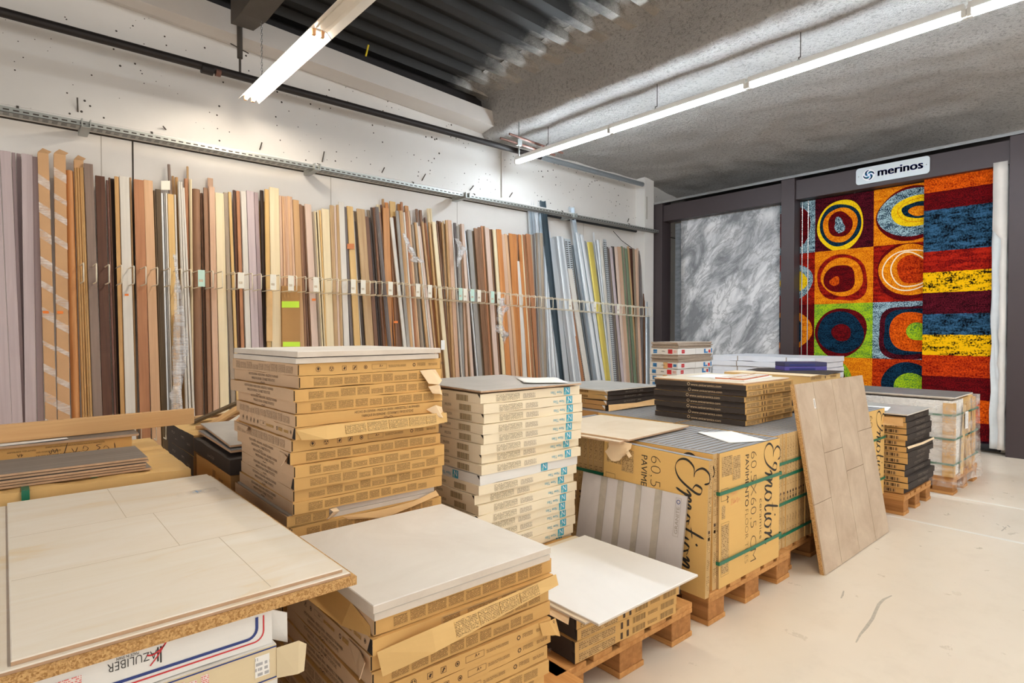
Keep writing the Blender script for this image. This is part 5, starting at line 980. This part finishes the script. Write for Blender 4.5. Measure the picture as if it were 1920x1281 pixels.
# shrink wrapped pallet
pallet(5.66, 1.21, 'wooden pallet under the shrink wrapped load')
t = empty('wrapped_load', (5.66, 1.22, Z0), 'shrink wrapped white and brown load with three green straps', 'wrapped load')
b = MB(); b.box((0, 0, 0), (.33, 1.16, .60), 'white_board'); b.build('inner_carton', t); MB().box((.335, .02, 0), (.76, 1.16, .60), 'kraft_light').build('inner_carton', t)
for x0, x1, y0, y1 in ((-.012, .06, -.012, .004), (-.016, -.004, -.012, .06), (.70, .772, -.0, .014)): MB().box((x0, y0, 0), (x1, y1, .585), 'kraft').build('corner_guard', t)
c = MB(); T = Matrix.Translation((.50, -.012, .0)) @ Matrix.Rotation(R(-14), 4, 'Y'); c.box((0, -.006, 0), (.06, .004, .58), 'kraft', T); T = Matrix.Translation((.20, -.016, .0)) @ Matrix.Rotation(R(8), 4, 'Y'); c.box((0, -.006, 0), (.05, .004, .56), 'kraft_light', T); c.build('brace', t)
for z in (.49, .30, .10):
    h = .008; P = [(-.02, -.018), (.78, -.018), (.78, 1.17), (-.02, 1.17)]; c = MB(); c.add([V((x, y, z + (-h if j < 4 else h))) for j in range(8) for x, y in [P[j % 4]]], [(i, (i + 1) % 4, 4 + (i + 1) % 4, 4 + i) for i in range(4)], 'strap_green'); c.build('strap', t)
def wrapf(u, v):
    per = u * 4; k = int(per) % 4; f = per - int(per); out = .022 + .05 * (1 - v) ** 3 * (.6 + .4 * sin(u * 40)) + .006 * noise.noise(V((u * 30, v * 6, 0)))
    c4 = [(-out, -out - .004), (.77 + out, -out - .004), (.77 + out, 1.17 + out), (-out, 1.17 + out)]; a, d = c4[k], c4[(k + 1) % 4]
    return V((a[0] + (d[0] - a[0]) * f, a[1] + (d[1] - a[1]) * f, -.07 * (1 - v) ** 2 * (1 if k != 2 else .3) + v * .607))
grid('stretch_film', 96, 24, wrapf, 'wrap_film', t)
c = MB(); rect(c, (0, -.034, 0), XP, ZP, .24, .36, .10, .14, 'paper'); rect(c, (0, -.0345, 0), XP, ZP, .25, .37, .08, .12, 'print_white'); c.build('label_sheet', t)
lay_slab('tile', .60, 1.10, .012, 'tile_edge', 'tile_edge', 5.70, 1.24, Z0 + .610, 0, 'lower pale slab on the shrink wrapped load'); lay_slab('tile', .60, 1.20, .012, 'tile_slate', 'tile_edge', 5.665, 1.205, Z0 + .6225, .5, 'large dark grey slab on the shrink wrapped load')
# ------------------------------------------------------------------ left rear: laminate packs, oak plank, dark cartons
pallet(-.25, 2.62, 'wooden pallet under the long brown laminate cartons')
def longbox(*k):
    W, D, H = 1.56, .88, .1525; b = MB(); carton_body(b, W, D, H, 'kraft_light', 'kraft', 'kraft_light', k[1], .006, 24)
    for x, y, w in ((.2, .06, .35), (.25, .10, .3), (1.05, .10, .12), (1.05, .15, .14), (.7, .12, .2)): rect(b, (0, 0, H + .0012), XP, V((0, 1, 0)), x, y, w, .012, 'print_kraft')
    return b.build('long_carton')
lb = stack([('lb', i) for i in (1, 2, 1, 2)], -1.0, 2.605, Z0, .1528, lambda t: (.0, 0, 0), 'long brown laminate carton behind the pale slabs, #', 'carton', 'long brown laminate cartons', .004, .25, 71, longbox)
ztop = Z0 + 4 * .1528 + .001
for k, x in enumerate((.04, .24)):
    b = MB(); b.box((x, 2.592, ztop), (x + .022, 3.48, ztop + .0015), 'strap_green') if k == 0 else b.box((x, 2.66, ztop), (x + .02, 2.70, ztop + .0015), 'strap_green')
    if k == 0: b.box((x, 2.590, ztop - .16), (x + .022, 2.592, ztop + .0015), 'strap_green')
    tag(b.build('strap'), ('green strap over the front edge of the long brown carton' if k == 0 else 'short green strap end showing on the long brown carton'), 'strap', 'green plastic straps')
for i in range(5):
    b = MB(); b.box((-1.0, 0, 0), (.0, .30, .0078), 'tile_body', faces=['tile_body', 'lam_grey', 'tile_body', 'tile_body', 'tile_body', 'tile_body']); o = b.build('laminate_plank', bevel=.0012); o.location = (.425 + rnd.uniform(-.012, .01) - i * .002, 2.655 + rnd.uniform(-.004, .006), ztop + .002 + i * .0106); o.rotation_euler = (0, 0, R(rnd.uniform(-.3, .3)))
    tag(o, 'grey laminate plank on the long brown carton, ' + ('topmost' if i == 4 else nth(i + 1) + ' from the bottom') + ' of the five', 'plank', 'loose grey laminate planks')
W, D, H = 1.3, .34, .078; b = MB(); carton_body(b, W, D, H, 'kraft', 'kraft_dark', 'grey_top', 77, .001, 16); o_ = V((0, -.0009, 0)); FZ = -ZP
for t_, x, s in (('4A', .93, .018), ('PRG', .82, .018), ('KC01', .72, .018)): b.text(t_, V((x, -.0009, .050)), XN, FZ, s, 'ink_brown', 0, 0, .028 if t_ != '4A' else .02)
rect(b, o_, XP, ZP, .97, .012, .15, .024, 'bar_kraft'); rect(b, o_, XP, ZP, .38, .006, .12, .022, 'bar_kraft')
for x in (.40, .47): rect(b, o_, XP, ZP, x, .034, .014, .024, 'ink_black')
for x, y, w in ((.70, .02, .03), (.80, .02, .05), (.88, .055, .09), (1.0, .062, .2), (.97, .045, .08)): rect(b, o_, XP, ZP, x, y, w, .008, 'print_kraft')
pen(b, [(0, .9), (.1, 0)], .03, V((1.235, -.0012, .03)), XP, ZP, 'ink_black', .05, .1); pen(b, [(0, .2), (.5, 0), (.9, .3), (.4, .8), (0, .4)], .022, V((1.195, -.0012, .030)), XP, ZP, 'ink_black', .05, .1); pen(b, [(.9, .9), (.2, .8), (.6, .4), (.1, 0)], .03, V((1.165, -.0012, .03)), XP, ZP, 'ink_black', .05, .1)
pen(b, [(0, .3), (.6, 0), (1.0, .5), (.4, 1), (.2, .4)], .022, V((1.12, -.0012, .034)), XP, ZP, 'ink_black', .05, .1); pen(b, [(.9, .9), (.5, 0), (0, .8)], .024, V((1.085, -.0012, .034)), XP, ZP, 'ink_black', .05, .1); pen(b, [(.6, 1.6), (0, -.6)], .03, V((1.055, -.0012, .03)), XP, ZP, 'ink_black', .05, .1); pen(b, [(1.4, .1), (1.2, .9), (.9, .2), (.6, .9), (.3, .1), (0, .7)], .022, V((1.01, -.0012, .036)), XP, ZP, 'ink_black', .05, .1)
o = b.build('laminate_carton'); o.location = (-.875, 3.06, ztop + .002); tag(o, 'yellow-brown carton with handwriting behind the grey laminate planks', 'carton')
b = MB(); b.box((0, 0, 0), (1.32, .36, .009), 'tile_body', faces=['tile_body', 'lam_grey', 'tile_body', 'tile_body', 'tile_body', 'tile_body']); o = b.build('laminate_plank'); o.location = (-.87, 3.045, ztop + .0815); tag(o, 'grey laminate plank on top of the carton with handwriting', 'plank')
sheet('paper_sheet', -.30, 3.055, ztop + .091, .50, .06, R(1), 'paper', 'long white paper sheet beneath the oak plank at left', seed=17)
b = MB(); b.box((-.62, 0, 0), (.56, .026, .074), 'plank_oak'); o = b.build('oak_plank', bevel=.002); o.location = (.145, 3.14, ztop + .092); o.rotation_euler = (0, 0, R(5)); tag(o, 'long pale oak plank standing on edge at the left', 'plank')
pallet(.66, 3.26, 'wooden pallet beneath the dark cartons at the left rear')
def darkl(*k):
    W, D, H = .60, .60, .105; b = MB(); carton_body(b, W, D, H, 'kraft_dark', 'black_board', 'kraft_light', k[1], .003)
    for x, y in ((.12, .06), (.2, .03), (.34, .06), (.46, .04)): rect(b, V((-.0009, D, 0)), V((0, -1, 0)), ZP, x, y, .07, .012, 'print_dark')
    return b.build('tile_carton')
stack([('dl', i % 2) for i in range(6)], .715, 3.262, Z0, .1055, lambda t: (0, 0, .5), 'black carton in the left rear stack below wood scraps, #', 'carton', 'black cartons at the left rear', .006, .8, 81, darkl)
pallet(.66, 2.04, 'wooden pallet at the left rear under the kraft carton with black lid') if False else None
b = MB(); carton_body(b, .60, .585, .545, 'kraft_dark', 'kraft', 'kraft_dark', 91, .004); rect(b, V((-.0009, .585, 0)), V((0, -1, 0)), ZP, .30, .28, .05, .24, 'print_kraft'); rect(b, V((-.0009, .585, 0)), V((0, -1, 0)), ZP, .40, .30, .07, .2, 'print_kraft')
o = b.build('carton'); o.location = (.722, 2.655, .145); tag(o, 'kraft carton with black lid left of the tall centre stack', 'carton'); b = MB(); carton_body(b, .61, .62, .07, 'black_board', 'black_board', 'black_board', 92, .005); rect(b, V((-.0009, .62, 0)), V((0, -1, 0)), ZP, .26, .02, .12, .016, 'print_dark'); l_ = b.build('lid', o); l_.location = (-.008, -.02, .545); l_.rotation_euler = (R(1.0), 0, 0)
lay_slab('tile', .60, .60, .012, 'tile_slate', 'tile_body', .735, 2.70, .145 + .63, -1, 'dark tile under the pale grey tile at the left rear', 'tile', None, (R(.8), 0, R(-1))); lay_slab('tile', .60, .66, .010, 'tile_grey', 'tile_body', .742, 2.735, .145 + .648, -3, 'pale grey tile left of the tall centre stack', 'tile', None, (R(1.2), 0, R(-3)))
for i, (x, y, dx, dy, m) in enumerate(((.80, 3.42, .30, .36, 'tan'), (.86, 3.40, .30, .36, 'bamboo'), (.80, 3.62, .42, .10, 'olive'), (.82, 3.70, .40, .08, 'tan'), (.92, 3.38, .32, .34, 'white_wood'), (.98, 3.36, .30, .34, 'orange_brown'))):
    L = math.hypot(dx, dy); b = MB(); b.box((0, 0, 0), (.045, .014, L), m); o = b.build('wood_offcut'); zz = Z0 + 6 * .1055 + .006; d = V((dx, dy, .07 * (i % 3))).normalized(); xa = V((0, 0, 1)).cross(d).normalized(); T = Matrix((xa, d.cross(xa), d)).transposed().to_4x4(); T.translation = V((x, y, zz + .015 * (i % 2))); o.matrix_world = T
    tag(o, f'short {NM[m]} wood offcut on the left rear black cartons, {nth(i + 1)} of the pile', 'offcut', 'wood offcuts on the black cartons')
# ------------------------------------------------------------------ rug display
XD = 7.82; t = empty('rug_display_stand', (XD, 3.5, 0), 'dark brown steel frame of the rug display', 'display stand')
for y0, y1 in ((1.04, 1.235), (3.40, 3.575), (5.44, 5.615)): MB().box((-.0, y0 - 3.5, 0), (.24, y1 - 3.5, 3.30), 'frame_brown').build('post', t, bevel=.004)
for y0, y1 in ((1.236, 3.399), (3.576, 5.439)): MB().box((.03, y0 - 3.5, 3.02), (.21, y1 - 3.5, 3.27), 'frame_brown').build('header', t, bevel=.003)
b = MB(); b.box((-.012, 1.04 - 3.5, 3.302), (.25, 5.615 - 3.5, 3.335), 'chrome'); b.build('edge_trim', t); b = MB(); b.box((.9, -2.45, 0), (.92, 2.12, 3.3), 'dark_wall'); b.build('back_panel', t)
b = MB(); b.tube([(8.02, 1.30, 2.985), (8.02, 3.38, 2.985)], .015, 'chrome', 8); b.tube([(8.10, 1.30, 3.0), (8.10, 3.38, 3.0)], .012, 'steel_dark', 8)
for y in (1.8, 2.25, 2.75): b.tube([(8.02, y, 2.985), (8.02, y, 3.06)], .012, 'chrome', 6)
tag(b.build('hanging_rail'), 'double hanging rail above the colourful rugs', 'rail')
def rug(name, y0, y1, z0, z1, x, base, th=.018):
    b = MB(); b.box((0, 0, 0), (th, y1 - y0, z1 - z0), base, faces=['rug_back', 'rug_back', 'rug_back', 'rug_back', base, 'rug_back']); return b
# marbled rug: a gently sagging slab
b = MB(); vs = []; nx, nz = 14, 20; Wd, Hd = 1.54, 2.55
for j in range(nz + 1):
    for i in range(nx + 1): vs.append(V((.008 * sin(i * .9) * (1 - j / nz) + .004 * sin(j * .5 + i), i / nx * Wd, j / nz * Hd)))
n_ = len(vs); b.add(vs, [(j * (nx + 1) + i, (j + 1) * (nx + 1) + i, (j + 1) * (nx + 1) + i + 1, j * (nx + 1) + i + 1) for j in range(nz) for i in range(nx)], 'rug_marble', True)
o = b.build('rug'); o.location = (7.99, 3.665, .50); s = o.modifiers.new('s', 'SOLIDIFY'); s.thickness = .012; s.offset = -1; tag(o, 'grey and white marbled rug hanging in the left display bay', 'rug', 'hanging rugs')
b = MB(); b.box((0, 0, 0), (.02, .16, 2.5), 'rug_greyweave'); o = b.build('rug'); o.location = (8.05, 5.19, .5); tag(o, 'grey woven rug edge just left of the marbled rug', 'rug', 'hanging rugs')
# rug of square fields with rounded rings; x to the right as seen, cells of .68 m
b = MB(); C_ = .68; W_, H_ = 3 * C_, 4 * C_ + .2; ZR = 3.01 - H_
b.box((0, 0, 0), (.02, W_, H_), 'rug_wine', faces=['rug_back', 'rug_back', 'rug_back', 'rug_back', 'rug_wine', 'rug_back'])
# column 0 starts hidden behind the post; columns 1 and 2 are the ones seen
def cell(i, j, bg, *rings):
    o = lambda k: V((-.001 - .0006 * k, W_, 0)); rx = V((0, -1, 0)); x0, y0 = i * C_, H_ - (j + 1) * C_; rect(b, o(0), rx, ZP, x0, y0, C_, C_, bg)
    for k, r_ in enumerate(rings):
        m, cx, cy, ra, rb, wob, sd = r_[:7]; sq = r_[7] if len(r_) > 7 else 2.0
        b.blob((x0 + cx * C_, y0 + cy * C_), ra * C_, rb * C_, o(k + 1), rx, ZP, m, 44, wob, sd, (max(x0, .001), min(x0 + C_, W_ - .001), max(y0, .001), y0 + C_), sq)
cell(0, 0, 'rug_blue', ('rug_wine', .55, .5, .36, .44, .04, 1)); cell(0, 1, 'rug_brick', ('rug_blue', .6, .45, .37, .34, .03, 2), ('rug_yellow', .6, .46, .26, .22, .04, 3)); cell(0, 2, 'rug_wine', ('rug_orange', .52, .5, .42, .40, .04, 4), ('rug_navy', .5, .5, .3, .3, .05, 5)); cell(0, 3, 'rug_wine')
cell(1, 0, 'rug_maroon', ('rug_yellow', .44, .45, .41, .46, .03, 6), ('rug_navy', .44, .46, .35, .40, .03, 7), ('rug_orange', .44, .46, .29, .33, .03, 8), ('rug_wine', .44, .47, .21, .24, .05, 9), ('rug_blue', .43, .45, .09, .14, .16, 10))
cell(1, 1, 'rug_orange', ('rug_brick', .48, .47, .42, .43, .05, 11, 2.6), ('rug_orange', .48, .49, .36, .36, .03, 12), ('rug_wine', .44, .46, .26, .26, .04, 13, 2.4), ('rug_orangered', .36, .42, .08, .09, .12, 14))
cell(1, 2, 'rug_green', ('rug_wine', .46, .46, .45, .46, .04, 15), ('rug_navy', .46, .46, .39, .40, .03, 16), ('rug_wine', .48, .46, .17, .16, .03, 17)); cell(1, 3, 'rug_orange', ('rug_green', .3, .6, .36, .36, .03, 18), ('rug_wine', .26, .56, .32, .32, .03, 19))
cell(2, 0, 'rug_orange', ('rug_wine', .56, .5, .52, .46, .03, 20), ('rug_blue', .58, .52, .50, .42, .03, 21), ('rug_yellow', .68, .54, .42, .26, .03, 22), ('rug_orange', .70, .55, .335, .20, .03, 23), ('rug_yellow', .70, .55, .325, .19, .03, 23), ('rug_navy', .66, .55, .24, .13, .08, 24), ('rug_orange', .68, .53, .14, .09, .06, 25))
cell(2, 1, 'rug_brick', ('rug_wine', .52, .52, .48, .48, .03, 26), ('rug_orange', .54, .54, .46, .43, .03, 27), ('rug_white', .56, .54, .42, .36, .03, 28), ('rug_orange', .56, .54, .40, .34, .03, 28), ('rug_white', .56, .54, .30, .30, .05, 29), ('rug_orange', .56, .54, .28, .28, .05, 29), ('rug_red', .60, .54, .24, .24, .06, 30))
cell(2, 2, 'rug_blue', ('rug_maroon', .56, .46, .46, .46, .03, 31, 3.5), ('rug_navy', .58, .48, .40, .40, .04, 32, 3.2), ('rug_orangered', .60, .47, .33, .33, .04, 33, 2.8), ('rug_green', .68, .48, .16, .15, .04, 34, 2.3)); cell(2, 3, 'rug_red', ('rug_navy', .55, .55, .40, .40, .03, 35), ('rug_green', .6, .5, .25, .28, .03, 36))
o = b.build('rug'); o.location = (8.0, 1.80, ZR); 
YL = ony(0, 0, 1).y; yl = onx(1637.7, 471, 8.0).y; o.location.y = yl + 2 * C_ - W_; tag(o, 'colourful rug with concentric rounded rings in square fields', 'rug', 'hanging rugs')
# striped rug
zs_ = [(onx(1795, v, 7.92).z, m) for v, m in ((316, 'rug_orangered'), (354, 'rug_wine'), (388, 'rug_denim'), (468, 'rug_brick'), (508, 'rug_goldblack'), (547, 'rug_maroon'), (588, 'rug_denim'), (628, 'rug_goldblack'), (667, 'rug_red'), (707, 'rug_wine'), (748, 'rug_orangered'), (790, 'rug_wine'), (826, 'rug_dark'))]
b = MB(); z0 = .12; y0, y1 = 1.36, onx(1731, 500, 7.92).y; Wd = y1 - y0; zz = [3.075] + [z for z, m in zs_[1:]] + [z0]
b.box((0.002, 0, 0), (.02, Wd, 3.075 - z0), 'rug_back')
for k, (z, m) in enumerate(zs_):
    n = 24; top = [(i / n * Wd, zz[k] - z0 + (.006 * noise.noise(V((i * .6, k, 0))) if k else 0)) for i in range(n + 1)]; bot = [(i / n * Wd, max(0, zz[k + 1] - z0 + (.006 * noise.noise(V((i * .6, k + 1, 0))) if k < len(zs_) - 1 else 0))) for i in range(n + 1)]
    vs = [V((-.001, y, z_)) for y, z_ in top] + [V((-.001, y, z_)) for y, z_ in bot]; b.add(vs, [(i, i + 1, n + 2 + i, n + 1 + i) for i in range(n)], m)
o = b.build('rug'); o.location = (7.92, y0, z0); tag(o, 'rug with horizontal red, navy and yellow stripes by the right post', 'rug', 'hanging rugs')
b = MB(); vs = []; n, m_ = 8, 30
for j in range(m_ + 1):
    for i in range(n + 1): vs.append(V((.05 * noise.noise(V((i * .4, j * .25, 3))) - .02, 1.245 + (i / n) * .13 + .014 * noise.noise(V((i, j * .4, 9))), .06 + j / m_ * 3.0)))
b.add(vs, [(j * (n + 1) + i, j * (n + 1) + i + 1, (j + 1) * (n + 1) + i + 1, (j + 1) * (n + 1) + i) for j in range(m_) for i in range(n)], 'rug_back', True); vs2 = []
for j in range(m_ + 1):
    e = .055 + .025 * noise.noise(V((0, j * .7, 1)))
    if j > 22: e = .12
    for yy in (1.25, 1.25 + e): vs2.append(V((.03 * noise.noise(V((0, j * .25, 3))) - .050, yy, .06 + j / m_ * 3.0)))
b.add(vs2, [(2 * j, 2 * j + 1, 2 * j + 3, 2 * j + 2) for j in range(m_)], 'torn_sheet', True)
o = b.build('rug_backing'); o.location = (7.90, 0, 0); s = o.modifiers.new('s', 'SOLIDIFY'); s.thickness = .004; tag(o, 'pale turned rug backing with torn edge beside the right post', 'rug backing')
b = MB(); b.tube([(7.98, 1.30, .075), (7.98, 2.6, .075)], .06, 'black_stuff', 14); tag(b.build('rolled_rug'), 'dark rolled rug lying under the striped rug', 'rolled rug')
b = MB(); b.tube([(7.99, 3.37, .3), (7.99, 3.37, 3.0)], .008, 'chrome', 6); b.tube([(7.93, 3.27, .3), (7.93, 3.27, 3.0)], .007, 'chrome', 6); tag(b.build('rail_rods'), 'pair of thin vertical chrome rods beside the middle post', 'rod')
# sign
t = empty('sign', (7.843, 2.30, 3.165), 'pale sign plate with blue lettering above the colourful rugs', 'sign'); t.rotation_euler = (0, 0, 0)
b = MB(); w, h, r_ = .375, .098, .035; pts = []
for cx, cy, a0 in ((w - r_, h - r_, 0), (-w + r_, h - r_, pi / 2), (-w + r_, -h + r_, pi), (w - r_, -h + r_, 1.5 * pi)): pts += [(cx + r_ * cos(a0 + pi / 2 * k / 6), cy + r_ * sin(a0 + pi / 2 * k / 6)) for k in range(7)]
n = len(pts); b.add([V((-.012, -x, z)) for x, z in pts] + [V((0, -x, z)) for x, z in pts], [tuple(range(n)), tuple(range(2 * n - 1, n - 1, -1))] + [(i, n + i, n + (i + 1) % n, (i + 1) % n) for i in range(n)], 'sign_plate'); b.build('plate', t)
rx = V((0, -1, 0)); b = MB()
for dx, dz in ((-.004, 0), (.004, 0), (0, .004), (0, -.004), (.003, .003), (-.003, -.003)): b.text('merinos', V((-.0135, .145 - dx, -.030 + dz)), rx, ZP, .128, 'logo_white', 0, 0, .455)
for dx in (-.0045, -.003, -.0015, 0, .0015, .003, .0045):
    for dz in (-.0015, .0015): b.text('merinos', V((-.0145, .145 - dx, -.030 + dz)), rx, ZP, .128, 'ink_logo', 0, 0, .455)
b.build('lettering', t); b = MB(); o2 = V((-.0135, .235, 0)); disc(b, o2, rx, ZP, 0, 0, .068, 'logo_white', 28)
for k in range(4):
    for m, rr, w0, off in (('logo_navy', .056, .013, 0), ('logo_sky', .046, .018, .35), ('ink_logo' if k % 2 else 'logo_sky', .026, .008, .7)):
        P = []
        for j in range(10):
            f = j / 9; a = k * pi / 2 + off + f * 1.55; r2 = rr * (1 - .55 * f ** 1.4); P.append((r2 * cos(a), r2 * sin(a)))
        b.ribbon(P, [.002 + w0 * sin(pi * min(1, j / 9 * .9 + .12)) for j in range(10)], o2 + V((-.0008 - .0002 * k, 0, 0)), rx, ZP, m)
b.build('emblem', t); b = MB()
for y in (.345, -.345): b.tube([(-.016, y, 0), (-.011, y, 0)], .006, 'chrome', 10)
b.build('screw', t)
# dim goods in the gap left of the marbled rug
for i in range(6):
    b = MB(); b.box((0, 0, 0), (.03, .02, 1.9), ('silver', 'steel_grey', 'black_stuff')[i % 3]); o = b.build('metal_profile'); o.location = (8.25 + .03 * (i % 2), 5.30 + .04 * i - .25, .02); o.rotation_euler = (R(-6 - i), R(8), 0); tag(o, f'dim profile behind the left display post, {nth(i + 1)} from the right', 'metal profile', 'dim profiles behind the display post')
b = MB(); b.tube([(8.35, 5.33, 2.2), (8.35, 5.33, 1.4)], .09, 'white_board', 12); b.tube([(8.35, 5.33, 2.35), (8.35, 5.33, 2.2)], .1, 'black_stuff', 12); tag(b.build('tube_roll'), 'dim pale roll with black end behind the left display post', 'roll')
# ------------------------------------------------------------------ daylight from the open shop side, behind the camera
w = bpy.data.worlds.new('world'); SC.world = w; w.use_nodes = True; bg = w.node_tree.nodes['Background']; bg.inputs[0].default_value = (1.0, .955, .90, 1); bg.inputs[1].default_value = 1.0
SC.view_settings.view_transform = 'Standard'; SC.view_settings.look = 'None'; SC.view_settings.exposure = 0.46; SC.view_settings.gamma = 1; SC.view_settings.use_curve_mapping = False
SC.cycles.use_denoising = True; SC.cycles.max_bounces = 8; SC.cycles.transparent_max_bounces = 16
bpy.context.view_layer.update()
